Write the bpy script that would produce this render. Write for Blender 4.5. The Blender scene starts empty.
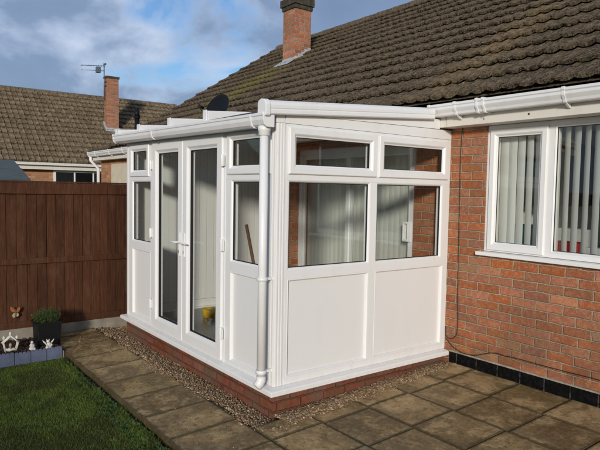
import bpy, math, random
from mathutils import Vector, Matrix, noise as mnoise
R = math.radians
random.seed(7)
sc = bpy.context.scene
COL = sc.collection

# ------------------------------------------------------------------ mesh helpers
class MB:
    def __init__(s): s.v = []; s.f = []; s.smooth = []
    def add(s, vs, fs, smooth=False):
        b = len(s.v); s.v += [tuple(p) for p in vs]
        s.f += [tuple(b + i for i in f) for f in fs]; s.smooth += [smooth] * len(fs); return s
    def box(s, x0, x1, y0, y1, z0, z1):
        if x0 > x1: x0, x1 = x1, x0
        if y0 > y1: y0, y1 = y1, y0
        if z0 > z1: z0, z1 = z1, z0
        vs = [(x0,y0,z0),(x1,y0,z0),(x1,y1,z0),(x0,y1,z0),(x0,y0,z1),(x1,y0,z1),(x1,y1,z1),(x0,y1,z1)]
        return s.add(vs, [(3,2,1,0),(4,5,6,7),(0,1,5,4),(1,2,6,5),(2,3,7,6),(3,0,4,7)])
    def hexa(s, p):   # eight points, bottom four then top four
        return s.add(p, [(3,2,1,0),(4,5,6,7),(0,1,5,4),(1,2,6,5),(2,3,7,6),(3,0,4,7)])
    def prism(s, poly, axis, a0, a1, smooth=False):
        # poly: 2-D points in the two other axes (order x,y,z minus axis)
        def mk(p, a):
            q = [0,0,0]; o = [i for i in range(3) if i != axis]
            q[o[0]] = p[0]; q[o[1]] = p[1]; q[axis] = a; return tuple(q)
        n = len(poly); vs = [mk(p,a0) for p in poly] + [mk(p,a1) for p in poly]
        fs = [(i,(i+1)%n,n+(i+1)%n,n+i) for i in range(n)]
        b = len(s.v); s.add(vs, fs, smooth); s.add([], [])
        s.f += [tuple(b+i for i in range(n))[::-1], tuple(b+n+i for i in range(n))]; s.smooth += [False, False]
        return s
    def tube(s, pts, r, n=10, caps=True, smooth=True):
        pts = [Vector(p) for p in pts]; rs = r if isinstance(r,(list,tuple)) else [r]*len(pts)
        b = len(s.v); prev = None
        for i,p in enumerate(pts):
            d = (pts[min(i+1,len(pts)-1)] - pts[max(i-1,0)]).normalized()
            if prev is None:
                a = Vector((0,0,1)) if abs(d.z) < .9 else Vector((1,0,0))
                u = d.cross(a).normalized()
            else: u = (prev - d*prev.dot(d)).normalized()
            prev = u; w = d.cross(u)
            for k in range(n):
                t = 2*math.pi*k/n; s.v.append(tuple(p + (u*math.cos(t)+w*math.sin(t))*rs[i]))
        for i in range(len(pts)-1):
            for k in range(n):
                s.f.append((b+i*n+k, b+i*n+(k+1)%n, b+(i+1)*n+(k+1)%n, b+(i+1)*n+k)); s.smooth.append(smooth)
        if caps:
            s.f.append(tuple(b+k for k in range(n))[::-1]); s.smooth.append(False)
            s.f.append(tuple(b+(len(pts)-1)*n+k for k in range(n))); s.smooth.append(False)
        return s
    def lathe(s, prof, c, n=16, smooth=True):
        b = len(s.v)
        for r,z in prof:
            for k in range(n):
                t = 2*math.pi*k/n; s.v.append((c[0]+r*math.cos(t), c[1]+r*math.sin(t), c[2]+z))
        for i in range(len(prof)-1):
            for k in range(n):
                s.f.append((b+i*n+k, b+i*n+(k+1)%n, b+(i+1)*n+(k+1)%n, b+(i+1)*n+k)); s.smooth.append(smooth)
        return s
    def ball(s, c, r, sc3=(1,1,1), seg=12, rings=8, jit=0):
        b = len(s.v)
        for i in range(rings+1):
            ph = math.pi*i/rings
            for k in range(seg):
                t = 2*math.pi*k/seg; rr = r*(1+random.uniform(-jit,jit))
                s.v.append((c[0]+rr*sc3[0]*math.sin(ph)*math.cos(t), c[1]+rr*sc3[1]*math.sin(ph)*math.sin(t), c[2]+rr*sc3[2]*math.cos(ph)))
        for i in range(rings):
            for k in range(seg):
                s.f.append((b+i*seg+k, b+(i+1)*seg+k, b+(i+1)*seg+(k+1)%seg, b+i*seg+(k+1)%seg)); s.smooth.append(True)
        return s
    def ring(s, F, a0, a1, b0, b1, prof):
        # mitred frame: prof = [(inset, out), ...] closed cross-section, F(a,b,c)->world
        n = len(prof); base = len(s.v)
        for (ca, cb, sa, sb) in ((a0,b0,1,1),(a1,b0,-1,1),(a1,b1,-1,-1),(a0,b1,1,-1)):
            for ins, o in prof: s.v.append(F(ca+sa*ins, cb+sb*ins, o))
        for k in range(4):
            for i in range(n):
                s.f.append((base+k*n+i, base+k*n+(i+1)%n, base+((k+1)%4)*n+(i+1)%n, base+((k+1)%4)*n+i)); s.smooth.append(False)
        return s
    def fbox(s, F, a0, a1, b0, b1, c0, c1):
        p = [F(a0,b0,c0),F(a1,b0,c0),F(a1,b0,c1),F(a0,b0,c1),F(a0,b1,c0),F(a1,b1,c0),F(a1,b1,c1),F(a0,b1,c1)]
        return s.hexa(p)

def origin_of(o): return Vector((0,0,0)) if o is None else o.get('_org') and Vector(o['_org']) or Vector((0,0,0))
ORG = {}
def build(name, mb, mat, parent=None, base=None, bevel=0, segs=2, recalc=True):
    me = bpy.data.meshes.new(name)
    org = Vector(base) if base is not None else (ORG.get(parent.name, Vector((0,0,0))) if parent else Vector((0,0,0)))
    me.from_pydata([(x-org.x, y-org.y, z-org.z) for x,y,z in mb.v], [], mb.f)
    me.polygons.foreach_set('use_smooth', mb.smooth)
    me.update()
    if recalc:
        import bmesh
        bm = bmesh.new(); bm.from_mesh(me); bmesh.ops.recalc_face_normals(bm, faces=bm.faces); bm.to_mesh(me); bm.free()
    me.materials.append(mat)
    o = bpy.data.objects.new(name, me); COL.objects.link(o)
    if parent: o.parent = parent
    else: o.location = org
    ORG[o.name] = org
    if bevel:
        m = o.modifiers.new('bevel','BEVEL'); m.width = bevel; m.segments = segs; m.limit_method = 'ANGLE'; m.angle_limit = R(40)
        m.harden_normals = False
    return o
def thing(name, label, cat, loc, group=None):
    o = bpy.data.objects.new(name, None); COL.objects.link(o); o.location = loc; o.empty_display_size = .1
    ORG[o.name] = Vector(loc); tag(o, label, cat, group); return o
def tag(o, label, cat, group=None, kind=None):
    o['label'] = label; o['category'] = cat
    if group: o['group'] = group
    if kind: o['kind'] = kind
    return o
def struct(o, label=None, cat=None, kind='structure'):
    o['kind'] = kind
    if label: o['label'] = label
    if cat: o['category'] = cat
    return o

# ------------------------------------------------------------------ material helpers
class NT:
    def __init__(s, mat):
        s.mat = mat; mat.use_nodes = True; s.t = mat.node_tree; s.t.nodes.clear()
    def n(s, typ, **kw):
        nd = s.t.nodes.new(typ)
        for k,v in kw.items():
            if k.startswith('i_'): nd.inputs[k[2:].replace('_',' ')].default_value = v
            else: setattr(nd, k, v)
        return nd
    def l(s, a, b): s.t.links.new(a, b)
    def math(s, op, a, b=None, c=None, clamp=False):
        nd = s.t.nodes.new('ShaderNodeMath'); nd.operation = op; nd.use_clamp = clamp
        for i,x in enumerate((a,b,c)):
            if x is None: continue
            if isinstance(x,(int,float)): nd.inputs[i].default_value = x
            else: s.l(x, nd.inputs[i])
        return nd.outputs[0]
    def ramp(s, fac, stops, interp='LINEAR'):
        nd = s.t.nodes.new('ShaderNodeValToRGB'); nd.color_ramp.interpolation = interp
        el = nd.color_ramp.elements
        while len(el) < len(stops): el.new(.5)
        for e,(p,c) in zip(el, stops):
            e.position = p; e.color = (c,c,c,1) if isinstance(c,(int,float)) else (*c,1)
        s.l(fac, nd.inputs[0]); return nd.outputs[0]
    def mix(s, fac, a, b, blend='MIX'):
        nd = s.t.nodes.new('ShaderNodeMix'); nd.data_type = 'RGBA'; nd.blend_type = blend
        for x,i in ((fac,0),(a,6),(b,7)):
            if isinstance(x,(int,float)): nd.inputs[i].default_value = x
            elif isinstance(x,tuple): nd.inputs[i].default_value = (*x,1)
            else: s.l(x, nd.inputs[i])
        return nd.outputs[2]
    def noise(s, vec, scale, detail=4, rough=.55, dist=0, out=0):
        nd = s.n('ShaderNodeTexNoise'); nd.inputs['Scale'].default_value = scale
        nd.inputs['Detail'].default_value = detail; nd.inputs['Roughness'].default_value = rough; nd.inputs['Distortion'].default_value = dist
        if vec is not None: s.l(vec, nd.inputs['Vector'])
        return nd.outputs[out]
    def pos(s): return s.n('ShaderNodeNewGeometry').outputs['Position']
    def island(s): return s.n('ShaderNodeNewGeometry').outputs['Random Per Island']
    def scale(s, vec, sx, sy, sz, off=(0,0,0)):
        nd = s.n('ShaderNodeMapping'); nd.inputs['Scale'].default_value = (sx,sy,sz); nd.inputs['Location'].default_value = off
        s.l(vec, nd.inputs['Vector']); return nd.outputs[0]
    def bump(s, h, strength=.3, dist=.01, normal=None):
        nd = s.n('ShaderNodeBump'); nd.inputs['Strength'].default_value = strength; nd.inputs['Distance'].default_value = dist
        s.l(h, nd.inputs['Height'])
        if normal is not None: s.l(normal, nd.inputs['Normal'])
        return nd.outputs[0]
    def out(s, color, rough=.6, normal=None, spec=.5, coat=0, metallic=0, trans=None):
        b = s.n('ShaderNodeBsdfPrincipled')
        for x,k in ((color,'Base Color'),(rough,'Roughness')):
            if isinstance(x,(int,float)): b.inputs[k].default_value = x
            elif isinstance(x,tuple): b.inputs[k].default_value = (*x,1)
            else: s.l(x, b.inputs[k])
        b.inputs['Specular IOR Level'].default_value = spec; b.inputs['Metallic'].default_value = metallic
        b.inputs['Coat Weight'].default_value = coat
        if normal is not None: s.l(normal, b.inputs['Normal'])
        o = s.n('ShaderNodeOutputMaterial'); s.l(b.outputs[0], o.inputs[0]); return b

def simple(name, col, rough=.5, var=.08, scale=6, bumpv=0, bscale=80, spec=.5, dirt=0, metallic=0):
    m = bpy.data.materials.new(name); t = NT(m); p = t.pos()
    nz = t.noise(p, scale, 5)
    c = t.mix(t.ramp(nz, [(.3,0.),(.7,1.)]), tuple(x*(1-var) for x in col), tuple(min(1,x*(1+var)) for x in col))
    if dirt:
        d = t.ramp(t.noise(t.scale(p,1,1,.35), 9, 8, .7), [(.52,0.),(.75,1.)])
        c = t.mix(t.math('MULTIPLY', d, dirt), c, (col[0]*.45,col[1]*.42,col[2]*.33))
    rr = t.math('ADD', t.math('MULTIPLY', t.noise(p, scale*2.3, 4), .18), rough-.09)
    nrm = t.bump(t.noise(p, bscale, 4), bumpv, .004) if bumpv else None
    t.out(c, rr, nrm, spec, metallic=metallic); return m

def brick_mat(name, ramp, z0=.105, x0=.135, mortar=(.43,.335,.225), stain=.25, weather=.7, L=.225, H=.075):
    m = bpy.data.materials.new(name); t = NT(m); p = t.pos()
    warp = t.noise(p, 9, 3, out=1)
    sep = t.n('ShaderNodeSeparateXYZ'); t.l(p, sep.inputs[0])
    ws = t.n('ShaderNodeSeparateColor'); t.l(warp, ws.inputs[0])
    h = t.math('ADD', t.math('ADD', sep.outputs[0], sep.outputs[1]), t.math('MULTIPLY', t.math('SUBTRACT', ws.outputs[0], .5), .022))
    z = t.math('ADD', sep.outputs[2], t.math('MULTIPLY', t.math('SUBTRACT', ws.outputs[1], .5), .020))
    zz = t.math('DIVIDE', t.math('SUBTRACT', z, z0), H)
    row = t.math('FLOOR', zz); fv = t.math('FRACT', t.math('ADD', zz, 100))
    half = t.math('MULTIPLY', t.math('MODULO', t.math('ADD', row, 100), 2), .5)
    rj = t.n('ShaderNodeTexWhiteNoise'); rj.noise_dimensions = '1D'; t.l(row, rj.inputs['W'])
    uu = t.math('ADD', t.math('ADD', t.math('DIVIDE', t.math('SUBTRACT', h, x0), L), half), t.math('MULTIPLY', rj.outputs[0], .12))
    col = t.math('FLOOR', uu); fu = t.math('FRACT', t.math('ADD', uu, 500))
    du = t.math('MULTIPLY', t.math('MINIMUM', fu, t.math('SUBTRACT', 1, fu)), L)
    dv = t.math('MULTIPLY', t.math('MINIMUM', fv, t.math('SUBTRACT', 1, fv)), H)
    d = t.math('MINIMUM', du, dv)
    d = t.math('ADD', d, t.math('MULTIPLY', t.math('SUBTRACT', t.noise(p, 42, 5, .75), .5), .015))
    isbrick = t.n('ShaderNodeMapRange'); isbrick.interpolation_type='SMOOTHSTEP'
    isbrick.inputs[1].default_value = .0030; isbrick.inputs[2].default_value = .0085; t.l(d, isbrick.inputs[0])
    ib = isbrick.outputs[0]
    cv = t.n('ShaderNodeCombineXYZ'); t.l(col, cv.inputs[0]); t.l(row, cv.inputs[1])
    wn = t.n('ShaderNodeTexWhiteNoise'); wn.noise_dimensions = '2D'; t.l(cv.outputs[0], wn.inputs['Vector'])
    base = t.ramp(wn.outputs[0], ramp)
    # wear of the faces: pale scuffs and dark fired spots of each brick
    n1 = t.noise(p, 24, 6, .65); n2 = t.noise(p, 120, 4, .6)
    base = t.mix(t.ramp(n1, [(.47,0.),(.58,.75*weather)]), base, (.50,.245,.12))
    base = t.mix(t.ramp(t.noise(t.scale(p,1,1,2.2,(7,3,2)), 34, 6, .7), [(.52,0.),(.62,.75*weather)]), base, (.22,.075,.045))
    base = t.mix(t.ramp(n2, [(.36,.65),(.47,0.)]), base, (.13,.05,.03))
    hv = t.n('ShaderNodeHueSaturation'); t.l(base, hv.inputs['Color'])
    ws2 = t.n('ShaderNodeSeparateColor'); t.l(wn.outputs[1], ws2.inputs[0])
    t.l(t.math('ADD', t.math('MULTIPLY', ws2.outputs[1], .34), .82), hv.inputs['Value'])
    t.l(t.math('ADD', t.math('MULTIPLY', ws2.outputs[2], .16), .92), hv.inputs['Saturation'])
    mcol = t.mix(t.noise(p, 15, 5), tuple(c*.65 for c in mortar), tuple(min(1,c*1.25) for c in mortar))
    c = t.mix(ib, mcol, hv.outputs[0])
    st = t.ramp(t.noise(t.scale(p,1,1,.5), 2.2, 6, .6), [(.45,0.),(.62,1.)])
    c = t.mix(t.math('MULTIPLY', st, stain), c, (.16,.11,.075))
    hgt = t.math('ADD', t.math('MULTIPLY', ib, 1.0), t.math('MULTIPLY', t.math('ADD', n1, n2), .35))
    gr = t.n('ShaderNodeMapRange'); gr.inputs[1].default_value = .1; gr.inputs[2].default_value = .75; gr.inputs[3].default_value = .55; gr.inputs[4].default_value = 0; t.l(sep.outputs[2], gr.inputs[0])
    c = t.mix(t.math('MULTIPLY', gr.outputs[0], t.ramp(t.noise(p, 5, 6, .65), [(.40,0.),(.56,1.)])), c, (.13,.07,.04))
    t.out(c, .85, t.bump(hgt, 1.0, .010), .25)
    return m

REDS = [(0,(.345,.102,.046)),(.25,(.43,.142,.062)),(.5,(.375,.116,.052)),(.72,(.47,.172,.076)),(.86,(.37,.145,.068)),(.95,(.25,.095,.055)),(1,(.46,.25,.13))]
M = {}
M['brick'] = brick_mat('house_brick', REDS)
M['brick_base'] = brick_mat('base_brick', [(0,(.18,.036,.020)),(.5,(.24,.055,.030)),(1,(.13,.030,.018))], z0=-.082, mortar=(.13,.050,.032), stain=.75, weather=.25)
M['brick_chimney'] = brick_mat('chimney_brick', [(0,(.40,.13,.07)),(.5,(.50,.19,.10)),(.8,(.33,.11,.065)),(1,(.45,.24,.14))], weather=.8, mortar=(.42,.34,.25))
M['brick_far'] = brick_mat('orange_brick', [(0,(.45,.20,.09)),(.5,(.52,.26,.12)),(1,(.40,.16,.08))], weather=.5)

def upvc(name, col, rough=.28, dirt=.10):
    m = bpy.data.materials.new(name); t = NT(m); p = t.pos()
    d1 = t.ramp(t.noise(t.scale(p,1,1,.3), 7, 8, .7), [(.5,0.),(.8,1.)])
    d2 = t.ramp(t.noise(p, 60, 5, .7), [(.55,0.),(.8,.5)])
    sz = t.n('ShaderNodeSeparateXYZ'); t.l(p, sz.inputs[0]); lo = t.n('ShaderNodeMapRange'); lo.inputs[1].default_value = .10; lo.inputs[2].default_value = .30; lo.inputs[3].default_value = .11; lo.inputs[4].default_value = 0; t.l(sz.outputs[2], lo.inputs[0])
    d3 = t.math('MULTIPLY', lo.outputs[0], t.ramp(t.noise(t.scale(p,1,1,.5), 22, 6, .7), [(.4,0.),(.6,1.)]))
    c = t.mix(t.math('ADD', t.math('MULTIPLY', t.math('ADD', d1, d2, clamp=True), dirt), d3, clamp=True), col, (col[0]*.55,col[1]*.52,col[2]*.42))
    rr = t.math('ADD', t.math('MULTIPLY', t.noise(p, 14, 5), .22), rough-.08)
    t.out(c, rr, t.bump(t.noise(p, 3.0, 2), .06, .01), .5); return m
M['upvc'] = upvc('white_upvc', (.80,.792,.772), .28, .15)
M['cill'] = upvc('white_cill', (.82,.81,.785), .22, .06)
M['panel'] = upvc('white_panel', (.78,.77,.745), .34, .08)
M['gutter'] = upvc('white_gutter', (.80,.79,.77), .3, .3)
M['fascia'] = upvc('cream_fascia', (.72,.68,.60), .4, .3)
M['inner'] = upvc('inner_cladding', (.80,.80,.76), .35, .1)
M['black'] = simple('black_plastic', (.006,.006,.0065), .55, spec=.25)
M['gasket'] = simple('black_gasket', (.01,.01,.01), .6)
M['cable'] = simple('cable_black', (.012,.011,.010), .5)
M['lead'] = simple('lead_flashing', (.42,.43,.44), .5, .25, 14, .3)
M['mortar'] = simple('mortar_cap', (.10,.09,.06), .9, .5, 20, .6, 60)
M['metal'] = simple('grey_metal', (.25,.25,.26), .4, metallic=.8)
M['concrete'] = simple('gravel_board', (.25,.215,.165), .85, .25, 7, .4, 90, dirt=.5)
M['cream'] = simple('cream_door', (.62,.54,.40), .5)
M['room'] = simple('room_wall', (.82,.80,.74), .9)
M['dark_unit'] = simple('dark_unit', (.05,.045,.04), .5)
M['white_unit'] = simple('white_unit', (.65,.65,.62), .4)
M['teal'] = simple('teal_plastic', (.05,.28,.30), .35)
M['red'] = simple('red_enamel', (.32,.015,.015), .3)
M['yellow'] = simple('yellow_plastic', (.75,.45,.02), .4)
M['blue_edging'] = simple('blue_edging', (.105,.125,.185), .6, .2, 12, .3, 70, dirt=.5)
M['white_stone'] = simple('white_resin', (.62,.59,.52), .6, .15, 30, .3, 90, dirt=.5)
M['orange'] = simple('orange_resin', (.33,.095,.02), .5, .3, 30)
M['pale'] = simple('cream_resin', (.42,.31,.16), .6, .2, 30)
M['handle_metal'] = simple('white_handle', (.78,.77,.75), .2)
M['wood_handle'] = simple('broom_wood', (.15,.085,.05), .5)
M['floor_tile'] = simple('inner_floor', (.22,.21,.185), .3, .1, 5)
M['soil'] = simple('dark_soil', (.035,.022,.015), .95, .4, 20, .8, 60)
M['felt'] = simple('shed_felt', (.085,.10,.10), .85, .15, 8, .3, 120)
M['shed_wood'] = simple('shed_wood', (.12,.08,.05), .8)

def blind_mat():
    m = bpy.data.materials.new('blind_fabric'); t = NT(m)
    c = t.mix(t.island(), (.82,.82,.75), (.90,.90,.84))
    b = t.n('ShaderNodeBsdfDiffuse'); t.l(c, b.inputs[0]); tr = t.n('ShaderNodeBsdfTranslucent'); t.l(c, tr.inputs[0])
    mx = t.n('ShaderNodeMixShader'); mx.inputs[0].default_value = .3; t.l(b.outputs[0], mx.inputs[1]); t.l(tr.outputs[0], mx.inputs[2])
    o = t.n('ShaderNodeOutputMaterial'); t.l(mx.outputs[0], o.inputs[0]); return m
M['blind'] = blind_mat()

def glass_mat(name, tint=(.965,.975,.968), ior=1.5, rough=0.0):
    m = bpy.data.materials.new(name); t = NT(m)
    tr = t.n('ShaderNodeBsdfTransparent'); tr.inputs[0].default_value = (*tint,1)
    gl = t.n('ShaderNodeBsdfGlossy'); gl.inputs['Roughness'].default_value = rough
    nrm = t.bump(t.noise(t.pos(), 1.6, 2), .05, .02)
    t.l(nrm, gl.inputs['Normal'])
    geo = t.n('ShaderNodeNewGeometry'); dp = t.n('ShaderNodeVectorMath', operation='DOT_PRODUCT'); t.l(geo.outputs['Incoming'], dp.inputs[0]); t.l(nrm, dp.inputs[1])
    f0 = ((ior-1)/(ior+1))**2
    sch = t.math('ADD', t.math('MULTIPLY', t.math('POWER', t.math('SUBTRACT', 1, t.math('ABSOLUTE', dp.outputs['Value']), clamp=True), 5), 1-f0), f0, clamp=True)
    mx = t.n('ShaderNodeMixShader'); t.l(sch, mx.inputs[0]); t.l(tr.outputs[0], mx.inputs[1]); t.l(gl.outputs[0], mx.inputs[2])
    o = t.n('ShaderNodeOutputMaterial'); t.l(mx.outputs[0], o.inputs[0]); return m
M['glass'] = glass_mat('window_glass')
M['glass_far'] = glass_mat('far_glass', (.3,.33,.33), 1.9)

def poly_mat():
    m = bpy.data.materials.new('polycarbonate'); t = NT(m)
    tr = t.n('ShaderNodeBsdfTransparent'); tr.inputs[0].default_value = (.30,.30,.30,1)
    tl = t.n('ShaderNodeBsdfTranslucent'); tl.inputs[0].default_value = (.40,.40,.39,1)
    gl = t.n('ShaderNodeBsdfGlossy'); gl.inputs['Roughness'].default_value = .15
    m1 = t.n('ShaderNodeMixShader'); m1.inputs[0].default_value = .6; t.l(tr.outputs[0], m1.inputs[1]); t.l(tl.outputs[0], m1.inputs[2])
    m2 = t.n('ShaderNodeMixShader'); m2.inputs[0].default_value = .12; t.l(m1.outputs[0], m2.inputs[1]); t.l(gl.outputs[0], m2.inputs[2])
    o = t.n('ShaderNodeOutputMaterial'); t.l(m2.outputs[0], o.inputs[0]); return m
M['poly'] = poly_mat()

def tile_mat(name, stops, lichen, moss_amt, main=False, lich_amt=.5, bd=.02):
    m = bpy.data.materials.new(name); t = NT(m); p = t.pos()
    isl = t.island()
    c = t.ramp(isl, stops)
    n1 = t.noise(p, 11, 8, .7); n2 = t.noise(p, 45, 6, .7); n3 = t.noise(p, 1.3, 4)
    c = t.mix(t.ramp(n2, [(.49,0.),(.58,lich_amt)]), c, lichen)
    c = t.mix(t.ramp(n1, [(.40,.85),(.50,0.)]), c, (.018,.013,.009))
    pale = t.noise(t.scale(p,1,1,1,(3,8,1)), 75, 4, .7)
    c = t.mix(t.ramp(pale, [(.58,0.),(.64,.8)]), c, tuple(min(1,x*2.1) for x in lichen))
    mo = t.math('MULTIPLY', t.ramp(t.noise(t.scale(p,1,1,1,(5,2,9)), 7, 8, .72), [(.54,0.),(.62,1.)]), moss_amt)
    c = t.mix(mo, c, (.085,.080,.022))
    if main:
        stk = t.ramp(t.noise(t.scale(p, 9, 1.6, 1.6), 8, 8, .75), [(.47,0.),(.60,.85)])
        c = t.mix(stk, c, (.25,.178,.105))
        stk = t.ramp(t.noise(t.scale(p, 7, 1.5, 1.5, (4,1,7)), 8, 8, .75), [(.38,.85),(.47,0.)])
        c = t.mix(stk, c, (.020,.015,.010))
        sep = t.n('ShaderNodeSeparateXYZ'); t.l(p, sep.inputs[0])
        X, Y = sep.outputs[0], sep.outputs[1]
        def blob(cx, cy, rx, ry, amt, col, thr=.45):
            a = t.math('POWER', t.math('DIVIDE', t.math('SUBTRACT', X, cx), rx), 2)
            b = t.math('POWER', t.math('DIVIDE', t.math('SUBTRACT', Y, cy), ry), 2)
            g = t.math('EXPONENT', t.math('MULTIPLY', t.math('ADD', a, b), -1))
            nn = t.ramp(t.noise(p, 16, 6, .7), [(thr-.1,0.),(thr+.12,1.)])
            return t.mix(t.math('MULTIPLY', t.math('MULTIPLY', g, nn), amt, clamp=True), c, col)
        c = blob(-6.0, 1.6, .5, 1.0, 1.15, (.21,.19,.04), .49)
        c = blob(-.06, .9, .26, 1.3, 1.1, (.30,.205,.10), .52); c = blob(-.02, .8, .5, 1.6, .7, (.24,.17,.09), .57)
    hgt = t.math('ADD', n1, t.math('MULTIPLY', n2, .8))
    t.out(c, .9, t.bump(hgt, 1.0, bd), .25); return m
M['tile_main'] = tile_mat('roof_tile_main', [(0,(.030,.020,.012)),(.5,(.052,.036,.022)),(1,(.085,.060,.037))], (.21,.17,.115), .45, True, .75)
M['tile_far'] = tile_mat('roof_tile_far', [(0,(.12,.085,.050)),(.5,(.16,.115,.070)),(1,(.21,.155,.095))], (.25,.195,.125), .12, lich_amt=.45, bd=.006)

def fence_mat():
    m = bpy.data.materials.new('fence_stain'); t = NT(m); p = t.pos()
    g = t.noise(t.scale(p, 8, 30, 1.6), 3.0, 9, .7, .4)
    c = t.ramp(g, [(.34,(.034,.0125,.0055)),(.5,(.055,.0205,.009)),(.66,(.085,.033,.015))])
    hv = t.n('ShaderNodeHueSaturation'); t.l(c, hv.inputs['Color']); t.l(t.math('ADD', t.math('MULTIPLY', t.island(), .5), .92), hv.inputs['Value'])
    c = hv.outputs[0]
    kn = t.ramp(t.noise(t.scale(p,1,1,.7), 22, 3), [(.68,0.),(.74,.7)])
    c = t.mix(kn, c, (.02,.008,.005))
    fade = t.ramp(t.noise(t.scale(p,1,1,.4), 5.5, 7, .7), [(.5,0.),(.64,.5)])
    c = t.mix(fade, c, (.12,.055,.028))
    t.out(c, .8, t.bump(g, .6, .004), .2); return m
M['fence'] = fence_mat()

def slab_mat():
    m = bpy.data.materials.new('paving_slab'); t = NT(m); p = t.pos()
    isl = t.island()
    c = t.ramp(isl, [(0,(.15,.100,.052)),(.25,(.30,.212,.112)),(.45,(.21,.146,.078)),(.6,(.40,.292,.168)),(.8,(.255,.175,.094)),(1,(.34,.245,.14))])
    at = t.n('ShaderNodeAttribute'); at.attribute_name = 'wear'
    sh = t.n('ShaderNodeVectorMath', operation='SCALE'); sh.inputs['Scale'].default_value = 7.3; cx_i = t.n('ShaderNodeCombineXYZ')
    for k_ in range(3): t.l(isl, cx_i.inputs[k_])
    t.l(cx_i.outputs[0], sh.inputs[0]); pv = t.n('ShaderNodeVectorMath', operation='ADD'); t.l(p, pv.inputs[0]); t.l(sh.outputs[0], pv.inputs[1]); q = pv.outputs[0]
    n1 = t.noise(q, 4.2, 9, .70, .5); n2 = t.noise(p, 30, 8, .75); n3 = t.noise(p, 190, 3, .6); n4 = t.noise(q, 8, 8, .72); n5 = t.noise(p, 1.6, 4)
    wet = t.ramp(t.math('ADD', t.math('MULTIPLY', n1, .7), t.math('MULTIPLY', n5, .3)), [(.46,0.),(.54,1.)])
    c = t.mix(t.ramp(n4, [(.49,0.),(.60,.7)]), c, (.42,.315,.185))
    c = t.mix(t.math('MULTIPLY', wet, .62), c, (.070,.045,.020))
    c = t.mix(t.ramp(n2, [(.53,0.),(.66,.5)]), c, (.34,.29,.19))
    c = t.mix(t.ramp(n2, [(.37,.8),(.46,0.)]), c, (.055,.042,.022))
    c = t.mix(t.ramp(t.noise(t.scale(p,1,1,1,(4,4,4)), 2.4, 7, .65), [(.53,0.),(.66,.25)]), c, (.10,.085,.035))
    c = t.mix(t.ramp(n3, [(.64,0.),(.70,.8)]), c, (.44,.39,.29))
    ew = t.ramp(t.math('ADD', at.outputs['Fac'], t.math('MULTIPLY', t.math('SUBTRACT', n2, .5), 1.6)), [(.10,.85),(.62,0.)])
    c = t.mix(ew, c, (.050,.040,.020))
    hv = t.n('ShaderNodeHueSaturation'); hv.inputs['Value'].default_value = 1.22; hv.inputs['Saturation'].default_value = 1.18; t.l(c, hv.inputs['Color']); c = hv.outputs[0]
    rr = t.math('SUBTRACT', .82, t.math('MULTIPLY', wet, .25))
    hgt = t.math('ADD', t.math('MULTIPLY', n2, .8), t.math('MULTIPLY', n3, .3))
    t.out(c, rr, t.bump(hgt, .7, .010), .4); return m
M['slab'] = slab_mat()

def island_mat(name, stops, rough=.8, nscale=60, spec=.3, transl=0):
    m = bpy.data.materials.new(name); t = NT(m)
    c = t.ramp(t.island(), stops)
    c = t.mix(t.ramp(t.noise(t.pos(), nscale, 3), [(.3,.35),(.6,0.)]), c, tuple(x*.4 for x in stops[0][1]))
    b = t.out(c, rough, None, spec)
    if transl:
        tl = t.n('ShaderNodeBsdfTranslucent'); t.l(c, tl.inputs[0])
        mx = t.n('ShaderNodeMixShader'); mx.inputs[0].default_value = transl
        o = [n for n in t.t.nodes if n.type == 'OUTPUT_MATERIAL'][0]
        t.l(b.outputs[0], mx.inputs[1]); t.l(tl.outputs[0], mx.inputs[2]); t.l(mx.outputs[0], o.inputs[0])
    return m
M['gravel'] = island_mat('gravel_stones', [(0,(.18,.10,.045)),(.2,(.32,.20,.10)),(.4,(.11,.07,.04)),(.6,(.46,.32,.18)),(.8,(.22,.13,.06)),(.95,(.68,.56,.38)),(1,(.07,.05,.035))], .7, 90)
M['bark'] = island_mat('bark_chips', [(0,(.03,.017,.012)),(.5,(.065,.035,.024)),(1,(.11,.06,.04))], .9)
def grass_blades():
    m = bpy.data.materials.new('grass_blade'); t = NT(m); p = t.pos()
    c = t.ramp(t.island(), [(0,(.095,.145,.022)),(.5,(.145,.215,.032)),(.85,(.20,.27,.05)),(1,(.32,.27,.10))])
    pt = t.ramp(t.noise(p, 2.6, 6, .65), [(.46,0.),(.56,1.)])
    c = t.mix(t.math('MULTIPLY', pt, .65), c, (.075,.072,.024))
    b = t.out(c, .6, None, .3)
    tl = t.n('ShaderNodeBsdfTranslucent'); t.l(c, tl.inputs[0])
    mx = t.n('ShaderNodeMixShader'); mx.inputs[0].default_value = .3
    o = [n for n in t.t.nodes if n.type == 'OUTPUT_MATERIAL'][0]
    t.l(b.outputs[0], mx.inputs[1]); t.l(tl.outputs[0], mx.inputs[2]); t.l(mx.outputs[0], o.inputs[0])
    return m
M['grass'] = grass_blades()
M['weed'] = island_mat('weed_leaf', [(0,(.04,.085,.016)),(.5,(.06,.12,.024)),(1,(.10,.17,.04))], .5, 40, .4, .3)
M['potplant'] = island_mat('heather_leaf', [(0,(.06,.10,.025)),(.5,(.11,.16,.045)),(1,(.22,.27,.11))], .6, 40, .3, .3)
def lawn_mat():
    m = bpy.data.materials.new('lawn_ground'); t = NT(m); p = t.pos()
    c = t.ramp(t.noise(p, 30, 6, .7), [(.4,(.035,.045,.012)),(.6,(.060,.090,.018))])
    c = t.mix(t.ramp(t.noise(p, 2.0, 5), [(.45,0.),(.6,.5)]), c, (.05,.038,.02))
    t.out(c, .95, t.bump(t.noise(p, 50, 4), .8, .01), .2); return m
M['lawn'] = lawn_mat()

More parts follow.
